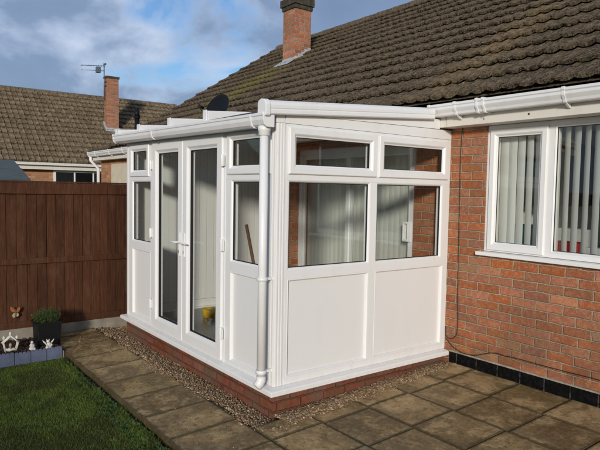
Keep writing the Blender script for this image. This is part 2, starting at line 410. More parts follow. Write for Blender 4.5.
# ------------------------------------------------------------------ dimensions (metres; house wall is y = 0, outside is -y)
D, W = 1.941, 3.0
def gz(y): return .045*max(min(y,0),-2.73)
def Fe(a,b,c): return (c, a, b)            # end face, a = y
def Ff(a,b,c): return (a, -D-c, b)         # door face, a = x
def Fh(a,b,c): return (a, -c, b)           # house wall, a = x
def Fr(a,b,c): return (-W-c, a, b)         # far end

SASH = [(0,-.03),(0,.010),(.006,.018),(.045,.018),(.052,.013),(.060,.004),(.070,.000),(.070,-.03)]
BEAD = [(0,-.03),(0,.0),(.003,.002),(.008,.002),(.016,-.012),(.016,-.03)]

# ------------------------------------------------------------------ conservatory
cons = thing('conservatory', 'white uPVC lean-to conservatory with French doors on a low red brick base', 'conservatory', (-1.5,-1,-.09))
mb = MB()
# dwarf base: front, end and far side, seen under the cill
mb.box(-W+.0,-.0,-D+.0,-D+.10,-.30,.068); mb.box(-.10,0.0,-D+.10,-.004,-.30,.068); mb.box(-W,-W+.10,-D+.10,-.004,-.30,.068)
base = build('brick_base', mb, M['brick_base'], cons)
mb = MB()
# cill: nose proud of the base, drip lip
cp = [(0.10,.068),(-.035,.068),(-.035,.060),(-.055,.060),(-.055,.094),(-.050,.100),(.0,.110),(.10,.110)]
o_=.055
def cillrun(path):
    pass
# mitred cill ring round three sides (profile swept along the path)
prof=[(-.10,.068),(.035,.068),(.035,.060),(.058,.060),(.058,.090),(.052,.098),(-.01,.112),(-.10,.112)]
corners=[(lambda k:(0+k,-.004)),(lambda k:(0+k,-D-k)),(lambda k:(-W-k,-D-k)),(lambda k:(-W-k,-.004))]
n=len(prof); b0=len(mb.v)
for cfun in corners:
    for k,z in prof:
        x,y=cfun(k); mb.v.append((x,y,z))
for s_ in range(3):
    for i in range(n):
        mb.f.append((b0+s_*n+i,b0+s_*n+(i+1)%n,b0+(s_+1)*n+(i+1)%n,b0+(s_+1)*n+i)); mb.smooth.append(False)
mb.f.append(tuple(b0+i for i in range(n))); mb.smooth.append(False)
mb.f.append(tuple(b0+3*n+i for i in range(n))); mb.smooth.append(False)
build('cill', mb, M['cill'], cons, bevel=.003)

def panel_unit(F, a0, a1, b0, b1, name='lower_panel'):
    p = MB(); p.fbox(F, a0+.004, a1-.004, b0+.004, b1-.004, -.045, -.022)
    pn = build(name, p, M['panel'], cons)
    q = MB(); q.ring(F, a0, a1, b0, b1, BEAD); build('bead', q, M['upvc'], pn, bevel=.0015)
def fixed_light(F, a0, a1, b0, b1, name='fixed_window'):
    q = MB(); q.ring(F, a0-.004, a1+.004, b0-.004, b1+.004, [(0,-.03),(0,-.006),(.006,-.002),(.012,-.006),(.018,-.014),(.018,-.03)])
    w = build(name, q, M['upvc'], cons, bevel=.0015)
    g = MB(); g.ring(F, a0+.014, a1-.014, b0+.014, b1-.014, [(0,-.028),(0,-.016),(.006,-.016),(.006,-.028)])
    build('gasket', g, M['gasket'], w)
    p = MB(); p.fbox(F, a0+.010, a1-.010, b0+.010, b1-.010, -.027, -.022); build('glass', p, M['glass'], w)
def casement(F, a0, a1, b0, b1, name='opening_window', parent=None, gdx=.070):
    q = MB(); q.ring(F, a0, a1, b0, b1, SASH)
    w = build(name, q, M['upvc'], parent or cons, bevel=.0015)
    g = MB(); g.ring(F, a0+.068, a1-.068, b0+.068, b1-.068, [(0,-.028),(0,-.006),(.006,-.006),(.006,-.028)])
    build('gasket', g, M['gasket'], w)
    p = MB(); p.fbox(F, a0+.066, a1-.066, b0+.066, b1-.066, -.020, -.014); build('glass', p, M['glass'], w)
    return w

ZT = 2.05
# end face structure
fr = MB()
fr.fbox(Fe, -D+.088, -.0, .112, .165, -.07, 0)            # bottom rail
fr.fbox(Fe, -D+.088, 0, .905, .975, -.07, .0)             # mid rail
fr.fbox(Fe, -D+.088, 0, 1.64, 1.70, -.07, 0)             # transom
fr.fbox(Fe, -D+.088, 0, 2.005, ZT, -.07, 0)             # head
for z0,z1 in ((.165,.905),(.975,1.64),(1.70,2.005)):
    fr.fbox(Fe, -.10 if z0>.9 and z0<1.2 else -.065, 0, z0, z1, -.07, -.0)       # wall post
    fr.fbox(Fe, -1.005, -.93 if z0<1.2 else -.918, z0, z1, -.07, -.0) # mullion
    fr.fbox(Fe, -D+.088, -1.83, z0, z1, -.07, -.0)
build('end_frame', fr, M['upvc'], cons, bevel=.002)
panel_unit(Fe, -1.83, -1.005, .165, .905); panel_unit(Fe, -.93, -.065, .165, .905)
fixed_light(Fe, -1.83, -1.005, .975, 1.64); fixed_light(Fe, -.93, -.10, .975, 1.64)
casement(Fe, -1.838, -.950, 1.684, 2.026); casement(Fe, -.925, -.048, 1.684, 2.026)
# front face structure
fr = MB()
XP = -.088
for (xa,xb) in ((-.735,XP),(-W+.088,-2.265)):
    fr.fbox(Ff, xa, xb, .112, .150, -.07, 0); fr.fbox(Ff, xa, xb, .895, .975, -.07, 0)
    fr.fbox(Ff, xa, xb, 1.64, 1.70, -.07, 0); fr.fbox(Ff, xa, xb, 2.005, ZT, -.07, 0)
for z0,z1 in ((.150,.895),(.975,1.64),(1.70,2.005)):
    fr.fbox(Ff, -.735, -.650, z0, z1, -.07, 0); fr.fbox(Ff, -.125, XP, z0, z1, -.07, 0)
    fr.fbox(Ff, -2.315, -2.265, z0, z1, -.07, 0); fr.fbox(Ff, -W+.088, -2.83, z0, z1, -.07, 0)
# door frame
fr.fbox(Ff, -.785, -.735, .112, ZT, -.07, .004); fr.fbox(Ff, -2.265, -2.215, .112, ZT, -.07, .004)
fr.fbox(Ff, -2.215, -.785, .112, .140, -.07, .004); fr.fbox(Ff, -2.215, -.785, 2.0, ZT, -.07, .004)
build('front_frame', fr, M['upvc'], cons, bevel=.002)
panel_unit(Ff, -.650, -.125, .150, .895); panel_unit(Ff, -2.83, -2.315, .150, .895)
fixed_light(Ff, -.650, -.125, .975, 1.64); fixed_light(Ff, -2.83, -2.315, .975, 1.64)
casement(Ff, -.700, -.070, 1.684, 2.026); casement(Ff, -2.875, -2.335, 1.684, 2.026)
# French doors
DP = [(0,-.05),(0,.014),(.006,.020),(.085,.020),(.093,.014),(.104,.004),(.118,.000),(.118,-.05)]
for (xa,xb,hx) in ((-2.232,-1.518,-1.575),(-1.512,-.768,-1.445)):
    q = MB(); q.ring(Ff, xa, xb, .128, 2.03, DP); d = build('french_door', q, M['upvc'], cons, bevel=.0015)
    g = MB(); g.ring(Ff, xa+.116, xb-.116, .244, 1.914, [(0,-.03),(0,-.006),(.008,-.006),(.008,-.03)]); build('gasket', g, M['gasket'], d)
    p = MB(); p.fbox(Ff, xa+.112, xb-.112, .24, 1.918, -.024, -.018); build('glass', p, M['glass'], d)
    hx = -1.562 if xa < -2 else -1.468
    h = MB(); h.fbox(Ff, hx-.014, hx+.014, .93, 1.15, .020, .030)
    sgn = -1 if xa < -2 else 1
    h.tube([Ff(hx,1.06,.03),Ff(hx,1.06,.07)], .010, 8)
    h.tube([Ff(hx,1.06,.068),Ff(hx+sgn*.03,1.062,.074),Ff(hx+sgn*.125,1.06,.068)], [.010,.009,.008], 8)
    build('handle', h, M['handle_metal'], d, bevel=.002)
    k = MB(); k.fbox(Ff, hx-.005, hx+.005, .955, .985, .030, .0315); build('keyhole', k, M['black'], d)
    hg = -.752 if xa > -2 else -2.248
    for hz in (.36,1.10,1.80):
        h = MB(); h.tube([Ff(hg,hz-.05,.028),Ff(hg,hz+.05,.028)], .011, 8); h.fbox(Ff, hg-.022, hg+.030, hz-.045, hz+.045, .0185, .026)
        build('hinge', h, M['handle_metal'], d, bevel=.0015)
# corner posts, ribbed
def post(x0,x1,y0,y1,ribs):
    p = MB(); p.box(x0,x1,y0,y1,.112,ZT)
    for r in ribs: p.box(*r,.112,ZT)
    return build('corner_post', p, M['upvc'], cons, bevel=.003)
post(-.088,0,-D,-D+.088, [(0,.006,-D+.006,-D+.022),(0,.006,-D+.032,-D+.048),(0,.006,-D+.056,-D+.070),(-.03,-.010,-D-.005,-D),(-.06,-.044,-D-.005,-D)])
post(-W,-W+.088,-D,-D+.088, [(-W+.02,-W+.05,-D-.005,-D)])
# far end wall with white tongue and groove cladding inside and a pane outside
p = MB(); p.box(-W,-W+.03,-D+.088,-.004,.112,ZT+.16)
far = build('far_end_wall', p, M['panel'], cons)
p = MB()
y = -D+.10
while y < -.10:
    p.box(-W+.030,-W+.040,y,min(y+.096,-.01),.20,2.12); y += .1
p.box(-W+.030,-W+.052,-D+.09,-.01,.10,.198)
build('inner_cladding', p, M['inner'], far, bevel=.002)
# inside floor
p = MB(); p.box(-W+.1,-.1,-D+.1,-.004,.02,.098); build('floor_inside', p, M['floor_tile'], cons)
# eaves beam and end infill boards
def rz(y): return 2.105 + (y+2.03)*.0665     # underside line of the roof edge
p = MB(); p.box(-W,-.0,-D-.004,-D+.07,ZT+.002,2.118); build('eaves_beam', p, M['upvc'], cons, bevel=.003)
p = MB()
p.hexa([(-.05,-D+.075,ZT+.002),(.004,-D+.075,ZT+.002),(.004,-.004,ZT+.002),(-.05,-.004,ZT+.002),(-.05,-D+.075,2.118),(.004,-D+.075,2.118),(.004,-.004,2.135),(-.05,-.004,2.135)])
p.hexa([(-.05,-D+.10,2.120),(.009,-D+.10,2.120),(.009,-.175,2.137),(-.05,-.175,2.137),(-.05,-D+.10,2.121),(.009,-D+.10,2.121),(.009,-.175,2.225),(-.05,-.175,2.225)])
build('end_infill_board', p, M['upvc'], cons, bevel=.002)
# roof sheets + glazing bars
p = MB()
ys0, ys1 = -D-.085, -.175
def rt(y): return 2.135 + (y+2.03)*.0665
for (xa,xb) in ((-3.03,-2.41),(-2.37,-1.65),(-1.60,-.94),(-.885,-.045)):
    p.hexa([(xa-.01,ys0,rt(ys0)-.016),(xb+.01,ys0,rt(ys0)-.016),(xb+.01,ys1,rt(ys1)-.016),(xa-.01,ys1,rt(ys1)-.016),(xa-.01,ys0,rt(ys0)),(xb+.01,ys0,rt(ys0)),(xb+.01,ys1,rt(ys1)),(xa-.01,ys1,rt(ys1))])
build('roof_sheet', p, M['poly'], cons)
for x in (-3.05,-2.385,-1.625,-.912):
    p = MB(); a,b_ = ys0-.012, ys1
    p.hexa([(x-.03,a,rt(a)-.03),(x+.03,a,rt(a)-.03),(x+.03,b_,rt(b_)-.03),(x-.03,b_,rt(b_)-.03),(x-.03,a,rt(a)+.078),(x+.03,a,rt(a)+.078),(x+.03,b_,rt(b_)+.078),(x-.03,b_,rt(b_)+.078)])
    bar = build('glazing_bar', p, M['upvc'], cons, bevel=.008)
    q = MB(); q.hexa([(x-.034,a-.012,rt(a)-.035),(x+.034,a-.012,rt(a)-.035),(x+.034,a-.0005,rt(a)-.035),(x-.034,a-.0005,rt(a)-.035),(x-.034,a-.012,rt(a)+.084),(x+.034,a-.012,rt(a)+.084),(x+.034,a-.0005,rt(a)+.084),(x-.034,a-.0005,rt(a)+.084)])
    build('end_cap', q, M['upvc'], bar, bevel=.005)
# near edge trim: deep rounded bar along the rake
def raked(prof, y0, y1, slope, yr):
    m = MB(); nn=len(prof); 
    for yy in (y0,y1):
        for x,z in prof: m.v.append((x,yy,z+(yy-yr)*slope))
    for i in range(nn): m.f.append((i,(i+1)%nn,nn+(i+1)%nn,nn+i)); m.smooth.append(False)
    m.f.append(tuple(range(nn))); m.smooth.append(False); m.f.append(tuple(range(nn,2*nn))); m.smooth.append(False)
    return m
ed = [(-.035,2.13),(-.03,2.095),(.052,2.095),(.060,2.103),(.060,2.128),(.054,2.133),(.060,2.139),(.060,2.160),(.052,2.182),(.035,2.195),(.0,2.200),(-.03,2.190),(-.035,2.17)]
bar = build('edge_bar', raked(ed, -2.05, -.30, .0665, -2.03), M['upvc'], cons, bevel=.003)
cap = [(-.042,2.095),(-.032,2.084),(.056,2.084),(.066,2.092),(.066,2.165),(.055,2.190),(.036,2.203),(.0,2.208),(-.03,2.199),(-.042,2.180)]
build('end_cap', raked(cap, -2.085, -2.042, .0665, -2.03), M['upvc'], bar, bevel=.006)
# gutter along the front (half-square profile) with brackets, outlet and downpipe
gp_ = [(-2.006,2.125),(-2.100,2.125),(-2.106,2.122),(-2.106,2.106),(-2.100,2.100),(-2.100,2.075),(-2.088,2.045),(-2.066,2.030),(-2.006,2.030),(-2.006,2.036),(-2.064,2.036),(-2.083,2.049),(-2.094,2.077),(-2.094,2.118),(-2.006,2.118)]
def gutter_fall(mbx, dz):   # slight fall of the run
    mbx.v = [(x,y,z+(x*-dz)) for x,y,z in mbx.v]
    return mbx
p = MB(); p.prism([(y+.012,z-.018) for y,z in gp_[:9]], 0, -3.03, .030)
gut = build('gutter', gutter_fall(p,.015), M['gutter'], cons, bevel=.002)
def gstop(x, dz):
    q = MB(); q.prism([(y*1.0+(.012 if y>-2.05 else .009),z-.018+(-.004 if z<2.06 else .002)) for y,z in gp_[:9]], 0, x-.006, x+.010); return gutter_fall(q, dz)
build('stop_end', gstop(-3.036,.015), M['gutter'], gut, bevel=.003); build('stop_end', gstop(.034,.015), M['gutter'], gut, bevel=.003)
for x in (-1.95,-.13):
    q = MB(); q.prism([(y,z-.0205) for y,z in ((-2.0,2.026),(-2.060,2.026),(-2.081,2.040),(-2.0915,2.074),(-2.0965,2.121),(-2.090,2.1285),(-2.0,2.1285))], 0, x-.011, x+.011); build('bracket', gutter_fall(q,.015), M['gutter'], gut, bevel=.002)
px, py = -.030, -2.032
q = MB(); q.lathe([(.0,0),(.046,0),(.046,-.028),(.041,-.034),(.041,-.060),(.036,-.064),(.034,-.066)], (px,py,2.016), 20)
q.tube([(px,py,1.99),(px,py,.20)], .0315, 20)
dp = build('downpipe', q, M['gutter'], cons)
for z in (.905,.222):
    q = MB(); q.lathe([(.034,0),(.040,.002),(.040,.028),(.034,.03)], (px,py,z), 20)
    q.box(px-.012,px+.012,py+.034,-D-.0005,z+.006,z+.024)
    build('pipe_clip', q, M['gutter'], dp)
q = MB(); q.tube([(px,py,.205),(px,py,.175),(px-.003,py-.010,.150),(px-.006,py-.034,.128)], [.034,.036,.035,.034], 18); build('shoe', q, M['gutter'], dp)

# ------------------------------------------------------------------ house
house = thing('bungalow', 'red brick bungalow with weathered brown tiled roof, joined to the conservatory', 'house', (-2,0,0))
XL, XR, YB = -8.6, 4.2, 8.1
def wall_front():
    m = MB(); holes = [(.385,1.93,1.035,2.166),(-2.38,-.43,.10,2.06)]
    xs = sorted({XL,XR,*[h[0] for h in holes],*[h[1] for h in holes]}); zs = sorted({-.4,2.34,*[h[2] for h in holes],*[h[3] for h in holes]})
    for i in range(len(xs)-1):
        for j in range(len(zs)-1):
            cx,cz = (xs[i]+xs[i+1])/2,(zs[j]+zs[j+1])/2
            if any(h[0]<cx<h[1] and h[2]<cz<h[3] for h in holes): continue
            for y in (0,.25):
                m.add([(xs[i],y,zs[j]),(xs[i+1],y,zs[j]),(xs[i+1],y,zs[j+1]),(xs[i],y,zs[j+1])],[(0,1,2,3)])
    for a,b,c,d in holes:
        for q in ([(a,0,c),(a,.25,c),(a,.25,d),(a,0,d)],[(b,0,c),(b,.25,c),(b,.25,d),(b,0,d)],[(a,0,d),(b,0,d),(b,.25,d),(a,.25,d)],[(a,0,c),(b,0,c),(b,.25,c),(a,.25,c)]): m.add(q,[(0,1,2,3)])
    # gable ends and back
    ap = 2.528+.637*4.05-.12
    m.add([(XL,0,-.4),(XL,YB,-.4),(XL,YB,2.34),(XL,4.05,ap),(XL,0,2.34)],[(0,1,2,3,4)])
    m.add([(XR,YB,2.34),(XR,4.05,ap),(XR,0,2.34)],[(0,1,2)])
    for (ya,yb,za,zb) in ((0,.7,-.4,2.34),(2.9,YB,-.4,2.34),(.7,2.9,-.4,.95),(.7,2.9,2.12,2.34)): m.add([(XR,ya,za),(XR,yb,za),(XR,yb,zb),(XR,ya,zb)],[(0,1,2,3)])  # wall left open for the added gable window
    m.add([(XL,YB,-.4),(XR,YB,-.4),(XR,YB,2.34),(XL,YB,2.34)],[(0,1,2,3)])
    return m
build('wall', wall_front(), M['brick'], house, recalc=False)
# black painted damp course band
p = MB(); p.box(.062,XR,-.005,-.0005,-.10,.098)
def dpc_mat():
    m = bpy.data.materials.new('black_bitumen'); t = NT(m); p_ = t.pos()
    sep = t.n('ShaderNodeSeparateXYZ'); t.l(p_, sep.inputs[0])
    fu = t.math('FRACT', t.math('DIVIDE', t.math('ADD', sep.outputs[0], 5.02), .215))
    j = t.math('MULTIPLY', t.math('LESS_THAN', t.math('ADD', fu, t.math('MULTIPLY', t.noise(p_,60,2), .03)), .065), t.ramp(t.noise(p_,30,3), [(.4,.2),(.55,.9)]))
    c = t.mix(t.ramp(t.noise(p_,30,5), [(.45,0.),(.75,.6)]), (.003,.003,.003), (.020,.018,.016))
    c = t.mix(t.math('MULTIPLY', j, .6), c, (.12,.105,.09))
    t.out(c, .85, t.bump(t.noise(p_,60,4), .8, .008), .1); return m
build('damp_course', p, dpc_mat(), house)
p = MB(); p.box(.062,XR,-.007,-.0005,.0985,.112); build('mortar_line', p, simple('pale_mortar',(.30,.27,.22),.9,.3,12,.5,80,dirt=.6), house)
# roof
def tiles(P, nx, ny, gauge, tw, rolls=2, rh=.022, th=.022, seed=1, jit=.004, samples=9, fill=.985, gap=0):
    """P(a, s, h) -> world ; a along eaves, s up slope, h above plane"""
    rnd = random.Random(seed); m = MB()
    for j in range(ny):
        for i in range(nx):
            da, ds, dh, tl = rnd.uniform(-jit,jit), rnd.uniform(-jit,jit)*1.6, rnd.uniform(-jit,jit)*.6, rnd.uniform(-.006,.006)
            a0 = i*tw; s0 = j*gauge; b = len(m.v)
            for k in range(samples):
                f = k/(samples-1); a = a0+f*tw*fill+da
                w = rh*max(0,math.sin(f*math.pi*2*rolls-.6))**1.4 if rolls else (rh if f>.93 else 0)
                lift = dh + tl*(f-.5)
                rag = rnd.uniform(-.003,.003) if jit>.003 else 0
                m.v.append(P(a, s0+ds+rag, w+lift+th*.15-.012+gap)); m.v.append(P(a, s0+ds+rag, w+lift+th*1.45)); m.v.append(P(a, s0+gauge*1.06, w*.9+lift*.5+.002))
            for k in range(samples-1):
                q=b+3*k
                m.f += [(q,q+3,q+4,q+1),(q+1,q+4,q+5,q+2)]; m.smooth += [False, True]
            for q in (b, b+3*(samples-1)):
                m.f.append((q,q+1,q+2)); m.smooth.append(False)
    return m
TH = math.atan(.637); ct, st = math.cos(TH), math.sin(TH)
EY, EZ = -.235, 2.528-.637*.235
def Pm(a,s,h): return (XL-.06+a, EY+s*ct-h*st, EZ+s*st+h*ct)
SL = (4.05-EY)/ct
m_ = tiles(Pm, 44, 15, SL/15, .295, 2, .018, .032, 3, .004, 13, gap=.025)
p = MB(); p.add([Pm(0,0,-.012),Pm(12.92,0,-.012),Pm(12.92,SL,-.012),Pm(0,SL,-.012)],[(0,1,2,3)])
p.add([Pm(0,SL,-.012),Pm(12.92,SL,-.012),(XL+12.86,8.4,2.37),(XL-.06,8.4,2.37)],[(0,1,2,3)])
m_.add(p.v,p.f)
roof = build('roof', m_, M['tile_main'], house, recalc=False)
p = MB(); rnd = random.Random(5); x = XL-.07; rzz = EZ+SL*st
while x < XR+.1:
    L = .44; b = len(p.v)
    for xx in (x, x+L*.97):
        for k in range(9):
            t = math.pi*k/8; rr=.115+(.008 if xx==x else 0)+rnd.uniform(-.002,.002)
            p.v.append((xx, 4.05+rr*math.cos(t)*1.05, rzz-.055+rr*math.sin(t)*1.0))
    for k in range(8): p.f.append((b+k,b+k+1,b+9+k+1,b+9+k)); p.smooth.append(True)
    p.f.append(tuple(b+k for k in range(9))); p.smooth.append(False); x += L
build('ridge_tile', p, M['tile_main'], roof, recalc=False)
# moss and lichen clumps lodged along the tile edges
mo = MB(); rnd = random.Random(77); tt = (1+5**.5)/2
_iv = [Vector(v).normalized() for v in ((-1,tt,0),(1,tt,0),(-1,-tt,0),(1,-tt,0),(0,-1,tt),(0,1,tt),(0,-1,-tt),(0,1,-tt),(tt,0,-1),(tt,0,1),(-tt,0,-1),(-tt,0,1))]
_if = [(0,11,5),(0,5,1),(0,1,7),(0,7,10),(0,10,11),(1,5,9),(5,11,4),(11,10,2),(10,7,6),(7,1,8),(3,9,4),(3,4,2),(3,2,6),(3,6,8),(3,8,9),(4,9,5),(2,4,11),(6,2,10),(8,6,7),(9,8,1)]
cnt = 0
while cnt < 6500:
    j = rnd.randrange(15); a = rnd.uniform(0,12.9); gq = SL/15
    s_ = j*gq + (rnd.gauss(-.004,.010) if rnd.random()<.6 else rnd.uniform(0,gq))
    dn = mnoise.noise(Vector((a*1.4,s_*1.4,5)))
    if rnd.random() > .35+dn*1.6: continue
    f = (a % .295)/.295/.985
    h = .019*max(0,math.sin(f*math.pi*4-.6))**1.4 + (.036*max(0,1-(s_-j*gq)/gq))
    rr_ = rnd.uniform(.005,.013)*(1.3 if rnd.random()<.1 else 1); b = len(mo.v)
    for v in _iv:
        k = rr_*rnd.uniform(.7,1.2); mo.v.append(Pm(a+v.x*k*1.2, s_+v.y*k, h+v.z*k*.55))
    for q in _if: mo.f.append(tuple(b+i for i in q)); mo.smooth.append(True)
    cnt += 1
o = build('moss', mo, island_mat('roof_moss', [(0,(.025,.018,.010)),(.4,(.045,.035,.018)),(.7,(.085,.062,.034)),(.9,(.09,.08,.025)),(1,(.30,.24,.16))], .95, 60), roof, recalc=False); o['kind'] = 'stuff'
# verge mortar / undercloak at the far gable
p = MB(); p.hexa([Pm(.0,0,-.05),Pm(.03,0,-.05),Pm(.03,SL,-.05),Pm(.0,SL,-.05),Pm(.0,0,.034),Pm(.03,0,.034),Pm(.03,SL,.034),Pm(.0,SL,.034)])
build('verge', p, M['mortar'], roof)
# chimney
cx0,cx1,cy0,cy1 = -6.16,-5.76,2.40,2.79
p = MB(); p.box(cx0,cx1,cy0,cy1,3.75,5.09); ch = build('chimney', p, M['brick_chimney'], roof)
p = MB(); p.box(cx0-.025,cx1+.025,cy0-.025,cy1+.025,5.09,5.165); p.box(cx0-.05,cx1+.05,cy0-.05,cy1+.05,5.166,5.31)
p.hexa([(cx0-.04,cy0-.04,5.31),(cx1+.04,cy0-.04,5.31),(cx1+.04,cy1+.04,5.31),(cx0-.04,cy1+.04,5.31),(cx0+.1,cy0+.1,5.39),(cx1-.1,cy0+.1,5.39),(cx1-.1,cy1-.1,5.39),(cx0+.1,cy1-.1,5.39)])
def cap_mat():
    m = bpy.data.materials.new('sooty_cap'); t = NT(m); p_ = t.pos()
    c = t.ramp(t.noise(p_, 14, 7, .7), [(.3,(.03,.027,.025)),(.55,(.07,.06,.045)),(.7,(.20,.16,.05))])
    t.out(c, .9, t.bump(t.noise(p_,25,5), .8, .02), .2); return m
build('chimney_cap', p, cap_mat(), ch, bevel=.008)
p = MB(); p.lathe([(.10,0),(.095,.05),(.085,.28),(.10,.30),(.10,.34),(.075,.34),(.07,.0)], ((cx0+cx1)/2,(cy0+cy1)/2,5.36), 18); build('chimney_pot', p, M['brick_far'], ch)
p = MB(); zr = lambda y: 2.528+.637*y
p.box(cx0-.006,cx1+.006,cy0-.006,cy0-.001,zr(cy0)-.05,zr(cy0)+.10)
for k in range(5):
    ya = cy0+(cy1-cy0)*k/5; yb = cy0+(cy1-cy0)*(k+1)/5
    p.box(cx1+.001,cx1+.006,ya,yb,zr(ya)-.05,zr(yb)+.07+(k%2)*.01)
p.hexa([(cx0-.05,cy0-.20,zr(cy0-.20)+.055),(cx1+.05,cy0-.20,zr(cy0-.20)+.055),(cx1+.05,cy0-.002,zr(cy0)+.06),(cx0-.05,cy0-.002,zr(cy0)+.06),(cx0-.05,cy0-.20,zr(cy0-.20)+.062),(cx1+.05,cy0-.20,zr(cy0-.20)+.062),(cx1+.05,cy0-.002,zr(cy0)+.068),(cx0-.05,cy0-.002,zr(cy0)+.068)])
build('flashing', p, M['lead'], ch)
# fascia, soffit, gutter
p = MB(); p.box(-10.0,.068,-.172,-.15,2.150,2.335); p.box(.076,XR,-.172,-.15,2.150,2.335)
fas = build('fascia', p, M['fascia'], house, bevel=.002)
p = MB(); p.box(-10.0,XR,-.149,-.001,2.152,2.165); build('soffit', p, M['fascia'], house)
for x,z,r_ in ((.878,2.191,.009),(.468,2.188,.006),(2.3,2.19,.008)):  # dark-coloured discs stand in for open nail holes
    p = MB(); p.tube([(x,-.1715,z),(x,-.1735,z)], r_, 8); build('nail_hole_dot', p, simple('nail_hole_%d'%int(x*100),(.09,.045,.02),.9), fas)
GH = [(-.176,2.340),(-.176,2.236),(-.248,2.236),(-.256,2.244),(-.262,2.262),(-.276,2.282),(-.282,2.292),(-.282,2.312),(-.290,2.320),(-.290,2.336),(-.284,2.341)]
hg = None
for (xa,xb) in ((-.035,XR),(-10.0,-3.2)):
    p = MB(); p.prism(GH, 0, xa, xb); g_ = build('gutter', p, M['gutter'], house, bevel=.0015)
    hg = hg or g_
    e = xa if xa > -1 else xb
    for e in (xa,xb):
        q = MB(); q.prism([(y-.004 if y<-.2 else y, z+(.004 if z>2.3 else -.004)) for y,z in GH], 0, e-.012, e+.012); build('stop_end', q, M['gutter'], g_, bevel=.002)
def ghouse_bracket(x, par, w=.012, grow=.005, tail=True):
    q = MB(); q.prism([(y-grow if y<-.2 else y, z+(grow if z>2.3 else -grow)) for y,z in GH], 0, x-w, x+w)
    if tail: q.prism([(-.174,2.20),(-.186,2.20),(-.235,2.226),(-.235,2.233),(-.174,2.233)], 0, x-w*.7, x+w*.7)
    return build('bracket' if tail else 'union', q, M['gutter'], par, bevel=.0015)
for x in (.245,1.21,2.15,3.1): ghouse_bracket(x, hg)
ghouse_bracket(.470, hg, .010, .009, False); ghouse_bracket(.532, hg, .010, .009, False); ghouse_bracket(.501, hg, .022, .004, False)
for x in (-9.5,-8.6,-7.8): ghouse_bracket(x, [o for o in house.children if o.name.startswith('gutter')][-1])
# window
win_p = MB()
win_p.fbox(Fh, .385, 1.93, 1.068, 1.112, -.09, -.012); win_p.fbox(Fh, .385, 1.93, 2.105, 2.1515, -.09, -.012)
win_p.fbox(Fh, .385, .425, 1.112, 2.105, -.09, -.012); win_p.fbox(Fh, .905, 1.0, 1.112, 2.105, -.09, -.012); win_p.fbox(Fh, 1.88, 1.93, 1.112, 2.105, -.09, -.012)
win = build('window', win_p, M['upvc'], house, bevel=.002)
Fw = lambda a,b,c: (a, .012-c, b)
q = MB(); q.ring(Fw, .418, .945, 1.080, 2.118, SASH); build('sash', q, M['upvc'], win, bevel=.0015)
q = MB(); q.ring(Fw, .998, 1.885, 1.106, 2.110, [(0,-.03),(0,.0),(.006,.004),(.018,-.010),(.018,-.03)]); build('frame', q, M['upvc'], win, bevel=.0015)
for a0,a1,b0,b1 in ((.486,.877,1.148,2.050),(1.014,1.869,1.122,2.094)):
    p = MB(); p.box(a0,a1,.028,.033,b0,b1); build('glass', p, M['glass'], win)
    q = MB(); q.ring(Fw, a0, a1, b0, b1, [(0,-.016),(0,-.008),(.005,-.008),(.005,-.016)]); build('gasket', q, M['gasket'], win)
p = MB(); p.prism([(.10,1.036),(-.052,1.030),(-.054,1.034),(-.054,1.058),(-.048,1.062),(.10,1.068)], 0, .343, 1.98); build('sill', p, M['cill'], win, bevel=.002)
# patio door between house and conservatory
Fp = lambda a,b,c: (a, .04-c, b)
q = MB(); q.ring(Fp, -2.38, -.43, .10, 2.06, [(0,-.06),(0,.0),(.055,.0),(.055,-.06)])
pd = build('patio_door', q, M['upvc'], house, bevel=.002)
for a0,a1,o in ((-2.376,-1.43,-.03),(-1.50,-.48,.0)):
    q = MB(); q.ring(lambda a,b,c,o=o: (a,.06-c-o,b), a0, a1, .15, 2.01, [(0,-.02),(0,.012),(.005,.016),(.058,.016),(.066,.006),(.066,-.02)]); sh = build('sliding_sash', q, M['upvc'], pd, bevel=.001)
    p = MB(); p.box(a0+.062,a1-.062,.060-o,.064-o,.21,1.95); build('glass', p, M['glass'], sh)
    if a0 > -2:
        q = MB(); q.ring(lambda a,b,c,o=o: (a,.044-c-o,b), a1-.105, a1-.02, 1.07, 1.27, [(0,0),(0,.035),(.012,.04),(.024,.035),(.024,0)]); build('handle', q, M['handle_metal'], sh)
# rooms (plain plaster shells behind the openings)
q = MB(); q.ring(lambda a,b,c: (XR+c,a,b), .7, 2.9, .95, 2.12, SASH); added_win = build('window', q, M['upvc'], house, bevel=.002)  # unseen gable window, added so sun brightens the room
p = MB(); p.box(XR-.012,XR-.006,.764,2.836,1.014,2.056); build('glass', p, M['glass'], added_win)
p = MB()
for (xa,xb) in ((.0,XR-.05),(-2.9,-.05)):
    z0,z1 = .02,2.30
    for q in ([(xa,.252,z0),(xa,3.2,z0),(xa,3.2,z1),(xa,.252,z1)],*([[(xb,.252,z0),(xb,3.2,z0),(xb,3.2,z1),(xb,.252,z1)]] if xb < 0 else []),[(xa,3.2,z0),(xb,3.2,z0),(xb,3.2,z1),(xa,3.2,z1)],[(xa,.252,z0),(xb,.252,z0),(xb,3.2,z0),(xa,3.2,z0)],[(xa,.252,z1),(xb,.252,z1),(xb,3.2,z1),(xa,3.2,z1)]): p.add(q,[(0,1,2,3)])
build('room_lining', p, M['room'], house, recalc=False)
